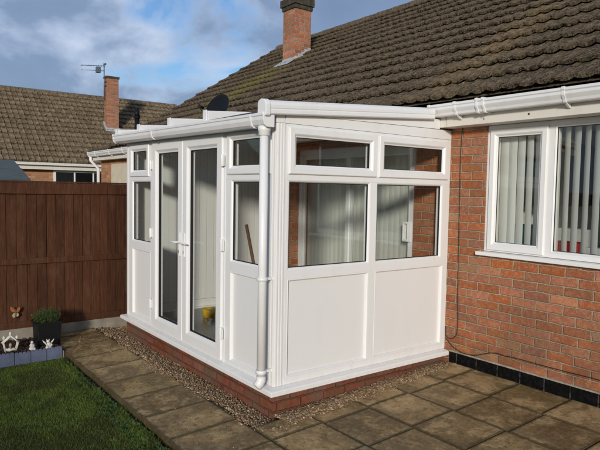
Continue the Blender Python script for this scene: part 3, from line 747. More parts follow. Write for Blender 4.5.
# blinds
def blind(name, label, x0, x1, y, z0, z1, pitch, ang, wd=.085, loc=None):
    t = thing(name, label, 'blind', (x0, y, z1))
    h = MB(); h.box(x0,x1,y-.02,y+.02,z1,z1+.035); build('headrail', h, M['white_unit'], t)
    m = MB(); x = x0+.04; rnd = random.Random(int(x0*100)&255)
    while x < x1:
        a = R(ang(x)+rnd.uniform(-4,4)); dx,dy = math.cos(a)*wd/2, math.sin(a)*wd/2; cxv,cyv = math.sin(a)*.006,-math.cos(a)*.006
        pts = [(x-dx,y-dy),(x-dx/2+cxv,y-dy/2+cyv),(x+cxv*1.3,y+cyv*1.3),(x+dx/2+cxv,y+dy/2+cyv),(x+dx,y+dy)]
        b = len(m.v); sw = rnd.uniform(-.006,.006)
        for (xx,yy) in pts: m.v.append((xx+sw,yy,z0)); m.v.append((xx,yy,z1))
        for k in range(4): m.f.append((b+2*k,b+2*k+2,b+2*k+3,b+2*k+1)); m.smooth.append(True)
        x += pitch
    build('slats', m, M['blind'], t, recalc=False)
blind('vertical_blind', 'pale green vertical blind drawn across the patio door inside the conservatory', -2.40, -.42, .20, .16, 2.02, .076, lambda x: 12)
blind('vertical_blind', 'vertical blind half open behind the brick wall\'s white house window', .36, 1.95, .13, 1.07, 2.10, .080, lambda x: -12 if x<.64 else (-22 if x < .9 else -33), .089)
# things behind the house window
ct_ = thing('kitchen_counter', 'dark kitchen units with a pale worktop seen through the house window', 'kitchen counter', (.8,1.2,.1))
p = MB(); p.box(.02,.62,.9,3.1,.05,.93); build('base_unit', p, M['dark_unit'], ct_)
p = MB(); p.box(.02,.64,.88,3.1,.931,.97); build('worktop', p, M['white_unit'], ct_, bevel=.004)
p = MB(); p.box(.02,.36,1.0,1.9,1.45,2.1); p.box(.02,.36,2.3,3.0,1.45,2.1); build('wall_unit', p, M['dark_unit'], ct_, bevel=.004)
p = MB(); p.box(.4,3.4,.26,.62,.90,1.03); p.box(.4,3.4,.27,.60,.1,.899); o = build('window_table', p, M['white_unit'], base=(1.9,.45,.1)); tag(o, 'white surface just inside the house window under the blind', 'table')
p = MB(); p.box(.74,.97,.50,.62,1.032,1.165); o = build('bread_bin', p, M['red'], base=(.85,.56,1.03), bevel=.02, segs=3); tag(o, 'red bin standing inside the house window', 'bin')
p = MB(); p.box(.24,.60,.36,.50,1.032,1.275); p.box(.23,.61,.35,.51,1.276,1.295); o = build('storage_box', p, M['teal'], base=(.42,.43,1.03), bevel=.008); tag(o, 'teal lidded box low behind the left pane of the house window', 'box')
p = MB(); p.box(1.02,1.30,.52,.61,1.032,1.13); o = build('storage_box', p, M['white_unit'], base=(1.16,.56,1.03), bevel=.01); tag(o, 'pale box beside the red bin inside the house window', 'box')
p = MB(); p.lathe([(0,0),(.035,0),(.037,.10),(.03,.13),(.012,.15),(.012,.18),(0,.18)], (.70,.42,1.032), 14)
o = build('plastic_bottle', p, M['teal'], base=(.55,.43,1.03)); tag(o, 'teal bottle standing next to the teal box behind the house window', 'bottle')
for (a,b_,c,d,e,f) in ((.80,.90,1.0,1.2,.97,1.25),(.2,.5,1.6,1.9,.97,1.2)):
    p = MB(); p.box(a-.5,b_-.5+.4,c,d,e,f); o = build('storage_jar', p, M['white_unit'], base=(a,c,e), bevel=.01); 
    tag(o, 'pale box on the worktop nearer the house window' if c<1.3 else 'pale box at the back of the kitchen worktop', 'box')
# soil vent pipe and side roof of the low wing
def Ps(a,s,h): return (-9.98+a, -.235+s*math.cos(.2)-h*math.sin(.2), 2.372+s*math.sin(.2)+h*math.cos(.2))
p = tiles(Ps, 5, 6, .33, .275, 2, .02, .022, 9, .003); p.add([Ps(0,0,-.01),Ps(1.38,0,-.01),Ps(1.38,2.0,-.01),Ps(0,2.0,-.01)],[(0,1,2,3)])
build('wing_roof', p, M['tile_main'], house, recalc=False)
p = MB(); p.box(-9.9,XL-.002,.0,3.0,-.4,2.34); wing = build('wing_wall', p, M['brick_far'], house)
p = MB(); p.box(-9.15,XL-.01,-.03,-.001,-.1,2.06); build('garage_door', p, M['cream'], wing, bevel=.004)
p = MB(); p.box(XL-.008,-6.9,-.03,-.001,-.1,2.06); build('cream_cladding', p, M['cream'], house)
q = MB(); q.tube([(-9.93,-.23,2.24),(-9.93,-.23,2.16),(-9.93,-.06,1.98),(-9.93,-.06,-.1)], .036, 12); build('downpipe', q, M['gutter'], house)
p = MB(); p.tube([(-9.3,.61,2.3),(-9.3,.61,3.12)], .055, 14); p.tube([(-9.3,.61,3.12),(-9.3,.61,3.16)], .075, 14); p.tube([(-9.3,.61,3.16),(-9.3,.61,3.30)], [.06,.055], 14); p.tube([(-9.3,.61,3.30),(-9.3,.61,3.33)], .04, 10)
build('vent_pipe', p, M['black'], house)
# satellite dish
sd = thing('satellite_dish', 'black satellite dish on the bungalow eaves behind the conservatory roof', 'satellite dish', (-3.95,-.22,2.45))
m = MB(); cD = Vector((-3.93,-.30,2.70)); nrm = Vector((.12,-.93,.36)).normalized(); u_ = nrm.cross(Vector((0,0,1))).normalized(); w_ = u_.cross(nrm)
for k in range(8):
    for j in range(28):
        r_ = k/7; t = 2*math.pi*j/28; q = cD+u_*(r_*.265*math.cos(t))+w_*(r_*.235*math.sin(t))+nrm*(.05*(r_*r_-1)); m.v.append(tuple(q))
for k in range(7):
    for j in range(28): m.f.append((k*28+j,k*28+(j+1)%28,(k+1)*28+(j+1)%28,(k+1)*28+j)); m.smooth.append(True)
o = build('dish', m, M['black'], sd, recalc=False); sm = o.modifiers.new('solid','SOLIDIFY'); sm.thickness = .006
p = MB(); p.tube([tuple(cD-nrm*.05),(-3.95,-.2,2.62),(-3.95,-.18,2.30)], .016, 8); build('mast', p, M['metal'], sd)
p = MB(); p.tube([tuple(cD-w_*.24),tuple(cD+nrm*.28-w_*.10)], .008, 8); q = cD+nrm*.28-w_*.09; p.tube([tuple(q),tuple(q-nrm*.08)], .02, 10); build('feed_arm', p, M['black'], sd)
# black cable down the wall
def smooth_path(pts, n=6):
    pts = [Vector(p) for p in pts]; out = []
    for i in range(len(pts)-1):
        p0,p1,p2,p3 = pts[max(i-1,0)],pts[i],pts[i+1],pts[min(i+2,len(pts)-1)]
        for k in range(n):
            t = k/n; out.append(.5*((2*p1)+(-p0+p2)*t+(2*p0-5*p1+4*p2-p3)*t*t+(-p0+3*p1-3*p2+p3)*t**3))
    out.append(pts[-1]); return out
c1 = [(.127,-.008,2.152),(.117,-.008,1.865),(.122,-.008,1.5),(.129,-.008,1.05),(.137,-.008,.6),(.148,-.010,.32),(.128,-.02,.245),(.084,-.03,.225),(.040,-.03,.245),(.024,-.02,.33)]
c2 = [(.024,-.015,.215),(.06,-.02,.19),(.12,-.02,.15),(.201,-.012,.120),(.28,-.012,.118),(.359,-.012,.131),(.46,-.014,.17),(.56,-.012,.198),(.65,-.012,.195),(.752,-.012,.201),(.986,-.012,.200),(1.233,-.014,.203),(1.437,-.012,.206),(2.2,-.012,.21),(3.2,-.012,.2)]
p = MB(); p.tube(smooth_path(c1), .0034, 7); o = build('cable', p, M['cable'], base=(.13,0,1.2)); tag(o, 'thin black cable running down the brick wall beside the conservatory', 'cable')
p = MB(); p.tube(smooth_path(c2), .0038, 7)
o = build('cable', p, M['cable'], base=(1.2,0,.2)); tag(o, 'black cable running along the foot of the brick wall above the black band', 'cable')

# ------------------------------------------------------------------ inside the conservatory
br = thing('broom', 'broom with brown wooden handle leaning inside the right glass panel', 'broom', (-.5,-1.72,.1))
p = MB(); p.tube([(-.765,-1.72,1.265),(-.44,-1.66,.16)], .014, 10); build('handle', p, M['wood_handle'], br)
p = MB(); p.box(-.56,-.30,-1.70,-1.62,.10,.17); build('head', p, M['dark_unit'], br, bevel=.01)
p = MB(); p.lathe([(0,0),(.065,0),(.073,.06),(.078,.10),(.068,.10),(.06,.02),(0,.02)], (-2.40,-1.20,.099), 20); o = build('bucket', p, M['yellow'], base=(-2.4,-1.2,.1)); tag(o, 'small yellow tub on the conservatory floor behind the right door', 'tub')

# ------------------------------------------------------------------ fence
XF = -3.42
fe = thing('fence', 'dark brown boarded garden fence on a concrete gravel board', 'fence', (XF,-3,-.15))
p = MB(); p.box(XF-.055,XF-.040,-9,-.1,.03,1.60); build('shade_backing', p, M['black'], fe)  # black sheet, its colour stands in for shade between the boards
p = MB(); y = -.12; rnd = random.Random(11); i = 0
while y > -9:
    w_ = .100+rnd.uniform(-.006,.006); tl = rnd.uniform(-.002,.005); zz0=.03; zz1=1.60
    g1 = rnd.uniform(.0035,.007); o1 = rnd.uniform(-.003,.003); p.hexa([(XF-.027,y-w_+g1,zz0),(XF-.012+tl+o1,y-w_+g1,zz0),(XF-.012+o1,y,zz0),(XF-.027,y,zz0),(XF-.027,y-w_+g1,zz1),(XF-.012+tl+o1,y-w_+g1,zz1),(XF-.012+o1,y,zz1),(XF-.027,y,zz1)])
    y -= w_; i += 1
build('boards', p, M['fence'], fe)
for z0,z1,t_ in ((1.475,1.600,.016),(.700,.765,.014),(-.004,.070,.016)):
    p = MB(); 
    for (ya,yb) in ((-2.02,-.1),(-3.85,-2.024),(-5.68,-3.854),(-9,-5.684)): p.box(XF,XF+t_,ya,yb,z0,z1)
    build('rail', p, M['fence'], fe, bevel=.003)
p = MB(); x = XF; rnd = random.Random(5)  # unseen return run behind the camera, added for reflections in the glass
while x < 9.5:
    w2 = .100+rnd.uniform(-.006,.006); p.box(x+.003,x+w2-.003,-9.03,-9.012+rnd.uniform(0,.006),-.19,1.55); x += w2
build('boards', p, M['fence'], fe)
p = MB(); p.box(XF,9.5,-9.0,-8.985,1.45,1.58); p.box(XF,9.5,-9.0,-8.985,.7,.77); build('rail', p, M['fence'], fe)
p = MB(); p.box(XF-.03,XF+.028,-9,-.1,1.601,1.618); build('capping', p, M['fence'], fe, bevel=.003)
p = MB(); p.box(XF-.03,XF+.012,-9,-.1,-.40,-.006); build('gravel_board', p, M['concrete'], fe, bevel=.004)

# ------------------------------------------------------------------ ground
p = MB(); S=700; 
p.add([(-S,-S,-.215),(S,-S,-.215),(S,S,-.215),(-S,S,-.215)],[(0,1,2,3)])
struct(build('ground', p, M['lawn'], recalc=False))
# lawn sheet, gently uneven
p = MB(); nx,ny = 70,60
for i in range(nx+1):
    for j in range(ny+1):
        x = -2.60+i*.18; y = -2.742-j*.13; z = -.178+.010*mnoise.noise(Vector((x*1.3,y*1.3,0)))
        p.v.append((x,y,z))
for i in range(nx):
    for j in range(ny):
        a = i*(ny+1)+j; p.f.append((a,a+1,a+ny+2,a+ny+1)); p.smooth.append(True)
struct(build('lawn', p, M['lawn'], recalc=False))
# grass blades
def blades(region, n, seed, hmin, hmax, wd, zf):
    rnd = random.Random(seed); m = MB(); x0,x1,y0,y1 = region
    for _ in range(n):
        x,y = rnd.uniform(x0,x1), rnd.uniform(y0,y1)
        cl = mnoise.noise(Vector((x*6,y*6,3)));
        if cl < -.38 and rnd.random()<.7: continue
        h = rnd.uniform(hmin,hmax)*(1+.5*cl); a = rnd.uniform(0,6.283); w = wd*rnd.uniform(.7,1.3)
        z = zf(x,y); dx,dy = math.cos(a)*w, math.sin(a)*w; b_ = rnd.uniform(0,6.283); ln = rnd.uniform(.2,.95)*h
        ex,ey = math.cos(b_)*ln, math.sin(b_)*ln; b = len(m.v)
        m.v += [(x-dx,y-dy,z-.004),(x+dx,y+dy,z-.004),(x+ex*.45+dx*.7,y+ey*.45+dy*.7,z+h*.62),(x+ex*.45-dx*.7,y+ey*.45-dy*.7,z+h*.62),(x+ex,y+ey,z+h*.85)]
        m.f += [(b,b+1,b+2,b+3),(b+3,b+2,b+4)]; m.smooth += [True,True]
    return m
zl = lambda x,y: -.178+.010*mnoise.noise(Vector((x*1.3,y*1.3,0)))
g = blades((-2.56,1.0,-4.35,-2.765), 190000, 21, .009,.023,.0015, zl)
g2 = blades((-2.56,.6,-2.84,-2.755), 5200, 22, .022,.046,.0018, zl); g.add(g2.v, g2.f, True)
g2 = blades((-2.56,1.0,-4.3,-2.8), 4200, 23, .024,.036,.0018, zl); g.add(g2.v, g2.f, True)
struct(build('grass', g, M['grass'], recalc=False), 'short patchy green lawn grass beside the paved path', 'grass', 'stuff')
# weeds along the path edge: one leafy stuff object
def leaf(m, c, a, el, L, w):
    c = Vector(c); d = Vector((math.cos(a)*math.cos(el),math.sin(a)*math.cos(el),math.sin(el))); s_ = Vector((-math.sin(a),math.cos(a),0)); b = len(m.v)
    up = d.cross(s_)*-1
    for f,k in ((0,.12),(.3,.8),(.6,1),(.85,.6),(1,.05)):
        q = c+d*L*f - Vector((0,0,1))*L*.35*f*f
        m.v += [tuple(q-s_*w*k),tuple(q+s_*w*k)]
    for i in range(4): m.f.append((b+2*i,b+2*i+1,b+2*i+3,b+2*i+2)); m.smooth.append(True)
m = MB(); rnd = random.Random(4)
for k in range(210):
    x = rnd.triangular(-2.45,.35,-.9); y = -2.745-abs(rnd.gauss(0,.075)); y = max(y,-3.0)
    if mnoise.noise(Vector((x*3,0,1))) < -.22: continue
    z = zl(x,y)
    for q in range(rnd.randint(6,12)): leaf(m,(x+rnd.gauss(0,.012),y+rnd.gauss(0,.012),z+rnd.uniform(0,.012)), rnd.uniform(0,6.28), rnd.uniform(.15,1.1), rnd.uniform(.015,.050), rnd.uniform(.005,.012))
struct(build('weeds', m, M['weed'], recalc=False), 'low leafy weeds growing along the path edge', 'weeds', 'stuff')
# few fallen leaves / debris
# patio slabs
def slab_mesh():
    m = MB(); rnd = random.Random(8)
    rows = [(-.004,-.43),(-.43,-.87),(-.87,-1.31),(-1.31,-1.75),(-1.75,-2.19),(-2.19,-2.725)]
    rows_x0 = .345
    for r_,(ya,yb) in enumerate(rows):
        k = -9 if r_ == 5 else (-1 if r_<5 else 0)
        while True:
            xa = rows_x0+.445*k + (0.02 if r_ in (1,3) else 0); xb = xa+.445
            k += 1
            if xa > 4.2: break
            if r_ < 5 and xa < -.05: xa = .105
            if xa < -3.40: xa = -3.40
            g_ = (.0055 if r_<5 else .0045); tilt = rnd.uniform(-.0035,.0035); dz = rnd.uniform(-.003,.003)
            def zt(x,y): return .045*y + dz + tilt*(x-xa)
            p4 = [(xa+g_,yb+g_),(xb-g_,yb+g_),(xb-g_,ya-g_),(xa+g_,ya-g_)]
            ch_ = .0015
            b = len(m.v); e_ = .03
            for (x,y) in p4: m.v.append((x,y,zt(x,y)-.045))
            for (x,y) in p4: m.v.append((x+rnd.uniform(-.002,.002),y+rnd.uniform(-.002,.002),zt(x,y)-ch_))
            cxm,cym = (xa+xb)/2,(ya+yb)/2
            for (x,y) in p4: m.v.append((x+(ch_ if x<cxm else -ch_), y+(ch_ if y<cym else -ch_), zt(x,y)))
            for lv in (0,4):
                for i in range(4): m.f.append((b+lv+i,b+lv+(i+1)%4,b+lv+4+(i+1)%4,b+lv+4+i)); m.smooth.append(False)
            for (x,y) in p4: m.v.append((x+(e_ if x<cxm else -e_), y+(e_ if y<cym else -e_), zt(x,y)))
            for i in range(4): m.f.append((b+8+i,b+8+(i+1)%4,b+12+(i+1)%4,b+12+i)); m.smooth.append(False)
            m.f.append((b+12,b+13,b+14,b+15)); m.smooth.append(False)
    return m
pav = struct(build('paving', slab_mesh(), M['slab'], recalc=True))
att = pav.data.attributes.new('wear','FLOAT','POINT')
att.data.foreach_set('value', [1.0 if (i%16) >= 12 else 0.0 for i in range(len(pav.data.vertices))])
# bed of dark grit under the joints
p = MB(); p.add([(-3.4,-2.715,.045*-2.715-.014),(4.2,-2.715,.045*-2.715-.014),(4.2,-2.195,.045*-2.195-.014),(-3.4,-2.195,.045*-2.195-.014)],[(0,1,2,3)])
p.add([(.11,-2.195,.045*-2.195-.014),(4.2,-2.195,.045*-2.195-.014),(4.2,0,-.014),(.11,0,-.014)],[(0,1,2,3)])
p.add([(-3.4,-2.715,-.15),(4.2,-2.715,-.15),(4.2,-2.715,-.136),(-3.4,-2.715,-.136)],[(0,1,2,3)])
p.add([(-3.4,-2.722,-.215),(4.2,-2.722,-.215),(4.2,-2.715,-.15),(-3.4,-2.715,-.15)],[(0,1,2,3)])
struct(build('path_bed', p, simple('joint_grit',(.035,.028,.018),.95,.4,30,.6,90), recalc=False))
# gravel strip (around the base)
def inside_gravel(x,y,rnd):
    # outer edge measured from the photograph
    if y > -D and x > 0:
        t = max(0,-y/D); lim = .115+.125*t**.8
        return x < lim
    if y <= -D:
        if x > 0: return (x < .26 and y > -2.17 and (x/.30)**2+((-1.94-y)/.25)**2 < 1.0)
        if x > -2.9: lim = -2.20-.03*math.sin(x*3.1)-.03*math.sin(x*7.7+1)
        else: lim = -2.19
        if x < -2.95: lim = -2.17 
        return y > lim and x > -3.38
    if x < -W: return x > -3.38
    return False
_ico = None
def pebbles(n, seed, region, test, zf, r0, r1, flat=(.9,1.1,.55), heap=.02):
    m = MB(); rnd = random.Random(seed); t = (1+5**.5)/2
    iv = [Vector(v).normalized() for v in ((-1,t,0),(1,t,0),(-1,-t,0),(1,-t,0),(0,-1,t),(0,1,t),(0,-1,-t),(0,1,-t),(t,0,-1),(t,0,1),(-t,0,-1),(-t,0,1))]
    iff = [(0,11,5),(0,5,1),(0,1,7),(0,7,10),(0,10,11),(1,5,9),(5,11,4),(11,10,2),(10,7,6),(7,1,8),(3,9,4),(3,4,2),(3,2,6),(3,6,8),(3,8,9),(4,9,5),(2,4,11),(6,2,10),(8,6,7),(9,8,1)]
    c = 0; tries = 0
    while c < n and tries < n*20:
        tries += 1
        x,y = rnd.uniform(region[0],region[1]), rnd.uniform(region[2],region[3])
        if not test(x+rnd.gauss(0,.018),y+rnd.gauss(0,.018),rnd): continue
        if -W<x<0 and y>-D: continue
        r_ = rnd.uniform(r0,r1)*(1 if rnd.random()<.93 else 1.5); rot = Matrix.Rotation(rnd.uniform(0,6.28),3,Vector((rnd.gauss(0,.3),rnd.gauss(0,.3),1)).normalized())
        s3 = Vector((rnd.uniform(.75,1.25),rnd.uniform(.7,1.1),flat[2]*rnd.uniform(.8,1.2))); b = len(m.v); z = zf(x,y)+rnd.uniform(0,heap)
        for v in iv:
            q = rot @ Vector((v.x*s3.x,v.y*s3.y,v.z*s3.z)); k = r_*rnd.uniform(.85,1.12); m.v.append((x+q.x*k,y+q.y*k,z+q.z*k))
        for f in iff: m.f.append(tuple(b+i for i in f)); m.smooth.append(False)
        c += 1
    return m
def trench(x, y):
    dd = max(-D-y if y < -D else 0, x if x > 0 else 0)
    wid = .22 if y < -D else .13
    if x > 0 and y > -D: return .045*y-.004-.020*max(0,1-dd/.12)
    return .045*y-.006-.045*max(0,1-dd/wid)
m = pebbles(23000, 31, (-3.38,.32,-2.34,-.02), inside_gravel, trench, .004, .0092, heap=.012)
m2 = pebbles(160, 32, (-3.2,.9,-2.6,-.02), lambda x,y,r: (x>.05 or y<-2.2) and r.random()< math.exp(-max(0,(x-.1))*4) , lambda x,y: .045*y+.004, .003,.0075, heap=.0)
m.add(m2.v, m2.f)
mg = pebbles(3800, 35, (.0,.27,-1.95,-.02), inside_gravel, trench, .004, .0092, heap=.012); m.add(mg.v, mg.f)
struct(build('gravel', m, M['gravel'], recalc=False), 'brown and cream gravel strip around the conservatory base', 'gravel', 'stuff')
p = MB(); p.add([(-3.39,-2.20,.045*-2.20-.012),(.13,-2.20,.045*-2.20-.012),(.02,-1.92,-.142),(-3.39,-1.92,-.142)],[(0,1,2,3)])
p.add([(.13,-2.20,.045*-2.20-.012),(.13,-.004,-.012),(-.02,-.004,-.055),(-.02,-1.92,-.142)],[(0,1,2,3)])
p.add([(-3.39,-1.92,-.143),(-2.98,-1.92,-.143),(-2.98,0,-.06),(-3.39,0,-.06)],[(0,1,2,3)])
struct(build('gravel_bed', p, simple('gravel_dust',(.13,.095,.065),.95,.4,40,.6,90), recalc=False))
# planting bed
p = MB(); p.box(-3.408,-2.645,-8,-2.69,-.3,-.135); p.box(-3.408,-3.405,-2.69,-2.66,-.3,-.14); struct(build('flower_bed', p, M['soil']))
m = pebbles(3600, 33, (-3.39,-2.65,-4.4,-2.70), lambda x,y,r: True, lambda x,y: -.132, .006,.017, (1,1,.35), .02)
struct(build('bark_mulch', m, M['bark'], recalc=False), 'dark brown bark chips covering the planting bed by the fence', 'bark', 'stuff')
# concrete kerb at the path end next to the bed
p = MB(); p.box(-3.385,-2.63,-2.745,-2.728,-.25,-.112); struct(build('kerb', p, M['concrete'], bevel=.006))
# blue log edging: each board with a scalloped top
y = -2.752; i = 0; rnd = random.Random(3)
pr = None
while y > -4.6:
    w_ = .148; x = -2.628+rnd.uniform(-.006,.006); h = -.060+rnd.uniform(-.006,.004)
    p = MB(); p.box(x-.018,x+.006,y-w_+.004,y,-.23,h-.012)
    n_ = 4
    for k in range(n_):
        ya = y-(w_-.004)*k/n_; yb = y-(w_-.004)*(k+1)/n_
        p.prism([(ya,h-.012),(yb,h-.012),(yb+.006,h-.002),((ya+yb)/2,h),(ya-.006,h-.002)], 0, x-.018, x+.0065)
    o = build('edging_board', p, M['blue_edging'], base=(x,y-w_/2,-.17), bevel=.003)
    tag(o, 'short blue-grey edging board between the lawn and the bark bed' , 'edging board', 'blue-grey edging boards along the bed')
    y -= w_; i += 1

# planter with plant
pl = thing('planter', 'black square plastic planter with a low green plant by the fence', 'planter', (-3.04,-2.80,-.13))
p = MB(); cx_,cy_ = -3.04,-2.80; zb_,zt_ = -.13,.135
def tap(m, r0, r1, z0, z1): m.hexa([(cx_-r0,cy_-r0,z0),(cx_+r0,cy_-r0,z0),(cx_+r0,cy_+r0,z0),(cx_-r0,cy_+r0,z0),(cx_-r1,cy_-r1,z1),(cx_+r1,cy_-r1,z1),(cx_+r1,cy_+r1,z1),(cx_-r1,cy_+r1,z1)])
tap(p,.108,.120,zb_,zt_-.03); build('pot', p, M['black'], pl, bevel=.006)
p = MB()
p.ring(lambda a,b,c: (cx_+a,cy_+b,zt_+c), -.128,.128,-.128,.128,[(0,-.03),(0,.0),(.016,.0),(.016,-.03)]); build('rim', p, M['black'], pl, bevel=.003)
p = MB(); tap(p,.106,.108,zt_-.03,zt_-.018); build('compost', p, M['soil'], pl)
m = MB(); rnd = random.Random(12)
for k in range(420):
    a = rnd.uniform(0,6.28); r_ = .118*math.sqrt(rnd.random()); x,y = cx_+r_*math.cos(a), cy_+r_*math.sin(a)
    hh = (.135*(1-(r_/.16)**2))*rnd.uniform(.4,1.1)
    tipx,tipy = x+math.cos(a)*rnd.uniform(.0,.05), y+math.sin(a)*rnd.uniform(.0,.05)
    m.tube([(x,y,zt_-.02),((x+tipx)/2,(y+tipy)/2,zt_+hh*.5),(tipx,tipy,zt_+hh)], .0012, 3, False)
    for q in range(5):
        f = rnd.uniform(.3,1); leaf(m,(x+(tipx-x)*f,y+(tipy-y)*f,zt_-.02+(hh+.02)*f), rnd.uniform(0,6.28), rnd.uniform(-.1,1.2), rnd.uniform(.014,.030), rnd.uniform(.003,.006))
build('plant', m, M['potplant'], pl, recalc=False)
p = MB(); p.ball((cx_+.108,cy_+.03,.03),.014,(.4,1,1)); build('label_tag', p, M['concrete'], pl)

# lantern ornament: white five-sided rustic frame with three finials
ln = thing('garden_lantern', 'white rustic house-shaped lantern ornament with three finials on the bark bed', 'garden ornament', (-2.96,-3.17,-.125))
def Lp(a,b,c=0): return (-2.96+c+a*.30, -3.17+a*.95, -.118+b)
pent = [(-.052,.012),(.052,.012),(.068,.085),(0,.150),(-.068,.085)]
m = MB()
for i in range(5):
    a,b = pent[i],pent[(i+1)%5]
    for off in (-.022,.022): m.tube([Lp(a[0],a[1],off),Lp((a[0]+b[0])/2+.002,(a[1]+b[1])/2+.002,off),Lp(b[0],b[1],off)], [.0085,.0075,.0085], 7)
    m.tube([Lp(a[0],a[1],-.022),Lp(a[0],a[1],.022)], .007, 6)
m.tube([Lp(-.082,.080),Lp(-.05,.105),Lp(0,.157),Lp(.05,.105),Lp(.082,.080)], .008, 7)
build('frame', m, M['white_stone'], ln)
m = MB(); m.box(-2.99,-2.93,-3.225,-3.115,-.128,-.108); build('base', m, M['white_stone'], ln, bevel=.006)
for a,b in ((-.060,.120),(.0,.160),(.060,.120)):
    m = MB(); m.ball(Lp(a,b+.010),.018,(.8,.8,1.15),10,8,.06); build('finial', m, M['white_stone'], ln)
m = MB(); m.ball(Lp(0,.055),.016,(1,1,1.2),8,6,.1); m.tube([Lp(0,.016),Lp(0,.05)],.008,6); build('candle', m, M['pale'], ln)
# kneeling figurine
fg = thing('figurine', 'small white kneeling figurine on the bark between lantern and planter', 'garden ornament', (-2.86,-2.985,-.125))
m = MB(); x,y,z = -2.86,-2.985,-.122
m.ball((x,y,z+.018),.030,(1,1.1,.75),12,8,.05); m.ball((x+.012,y+.018,z+.014),.016,(1.6,.8,.8),10,6,.05); m.ball((x+.012,y-.016,z+.014),.015,(1.6,.8,.8),10,6,.05)
m.ball((x-.002,y-.004,z+.048),.021,(.9,1,1.25),12,8,.04)
m.tube([(x,y-.020,z+.058),(x+.018,y-.014,z+.040),(x+.026,y+.002,z+.046)],[.008,.007,.006],7); m.tube([(x,y+.016,z+.058),(x+.018,y+.014,z+.042),(x+.026,y+.004,z+.048)],[.008,.007,.006],7)
build('body', m, M['white_stone'], fg)
m = MB(); m.ball((x+.004,y-.002,z+.083),.0145,(1,1,1.1),12,8,.03); build('head', m, M['white_stone'], fg)
# winged figurine
fg = thing('figurine', 'white winged figurine standing in front of the black planter', 'garden ornament', (-2.78,-2.845,-.125))
m = MB(); x,y,z = -2.78,-2.845,-.122
m.ball((x,y,z+.024),.030,(.9,1.05,.95),12,8,.05); m.ball((x,y+.002,z+.058),.024,(.85,1.05,1.0),12,8,.04)
m.ball((x+.014,y-.022,z+.012),.013,(1.2,.9,.8),8,6,.05); m.ball((x+.014,y+.02,z+.012),.013,(1.2,.9,.8),8,6,.05)
m.tube([(x+.004,y+.02,z+.066),(x+.016,y+.030,z+.052),(x+.024,y+.012,z+.046)],[.008,.007,.006],7); m.tube([(x+.004,y-.018,z+.066),(x+.018,y-.022,z+.050),(x+.024,y-.006,z+.044)],[.008,.007,.006],7)
build('body', m, M['white_stone'], fg)
m = MB(); m.ball((x+.004,y-.006,z+.092),.0165,(1,1,1.05),12,8,.03); m.tube([(x+.002,y-.016,z+.100),(x+.002,y-.020,z+.116)],[.006,.002],6); m.tube([(x+.002,y+.004,z+.102),(x+.002,y+.008,z+.116)],[.006,.002],6); build('head', m, M['white_stone'], fg)
for s_ in (-1,1):
    m = MB(); wy = y+s_*.02
    pts = [(wy,z+.05),(wy+s_*.030,z+.085),(wy+s_*.038,z+.112),(wy+s_*.020,z+.094),(wy+s_*.004,z+.080)]
    m.prism(pts, 0, x-.016, x-.009); build('wing', m, M['white_stone'], fg, bevel=.003)
# orange and cream ornament hanging on the fence
og = thing('butterfly_ornament', 'orange and cream butterfly ornament fixed low on the brown fence', 'garden ornament', (XF+.03,-3.035,.16))
x,y,z = XF+.030,-3.035,.185
def wing(m, pts, dx): m.prism([(y+a*.72,z+b*.8) for a,b in pts], 0, x+dx, x+dx+.008)
m = MB(); wing(m, [(-.004,.0),(-.020,.050),(-.062,.080),(-.082,.060),(-.072,.020),(-.030,-.004)], 0); wing(m, [(.004,.0),(.018,.050),(.050,.072),(.060,.048),(.050,.014),(.026,-.006)], .006); build('upper_wing', m, M['orange'], og, bevel=.003)
m = MB(); wing(m, [(-.004,-.006),(-.036,-.014),(-.056,-.045),(-.038,-.078),(-.012,-.070)], .002); wing(m, [(.004,-.006),(.030,-.012),(.040,-.045),(.024,-.066),(.006,-.062)], .004); build('lower_wing', m, M['pale'], og, bevel=.003)
m = MB(); m.tube([(x+.006,y,z-.08),(x+.008,y,z+.0),(x+.006,y,z+.035)],[.004,.008,.007],8); m.tube([(x+.006,y,z+.035),(x+.006,y+.018,z+.062)],.0015,4); m.tube([(x+.006,y,z+.035),(x+.006,y-.014,z+.064)],.0015,4)
m.tube([(XF-.0,y,z-.02),(x+.004,y,z-.02)],.004,6); build('body', m, M['dark_unit'], og)

# ------------------------------------------------------------------ neighbours
nb = thing('bungalow', 'neighbouring bungalow with sunlit brown tiled roof beyond the brown fence', 'house', (-18.5,0,0))
NX, NZ, T2 = -18.0, 2.38, math.tan(R(35)); c2_,s2_ = math.cos(R(35)), math.sin(R(35)); NY0, NY1 = -14.0, 7.35; RL = 4.4/c2_
def Pn(a,s,h): return (NX-s*c2_+h*s2_, NY0+a, NZ+s*s2_+h*c2_)
gN = RL/15; m = tiles(Pn, 107, 15, gN, (NY1-NY0)/107, 0, .03, .045, 13, .0018, 6, fill=.90)
m.add([Pn(0,0,-.02),Pn(NY1-NY0,0,-.02),Pn(NY1-NY0,RL,-.02),Pn(0,RL,-.02)],[(0,1,2,3)]); m.add([Pn(0,RL,-.02),Pn(NY1-NY0,RL,-.02),(NX-8.8,NY1,NZ),(NX-8.8,NY0,NZ)],[(0,1,2,3)])
nroof = build('roof', m, M['tile_far'], nb, recalc=False)
p = MB(); y = NY0
while y < NY1-.1:
    b = len(p.v)
    for yy in (y,y+.435):
        for k in range(7):
            t = math.pi*k/6; p.v.append((NX-4.4+.13*math.cos(t), yy, NZ+RL*s2_-.05+.13*math.sin(t)))
    for k in range(6): p.f.append((b+k,b+k+1,b+7+k+1,b+7+k)); p.smooth.append(True)
    y += .45
build('ridge_tile', p, M['tile_far'], nroof, recalc=False)
zN = lambda x: NZ+(NX-x)*T2
p = MB(); p.box(-20.38,-20.05,3.51,3.99,3.6,5.93); nch = build('chimney', p, M['brick_chimney'], nroof)
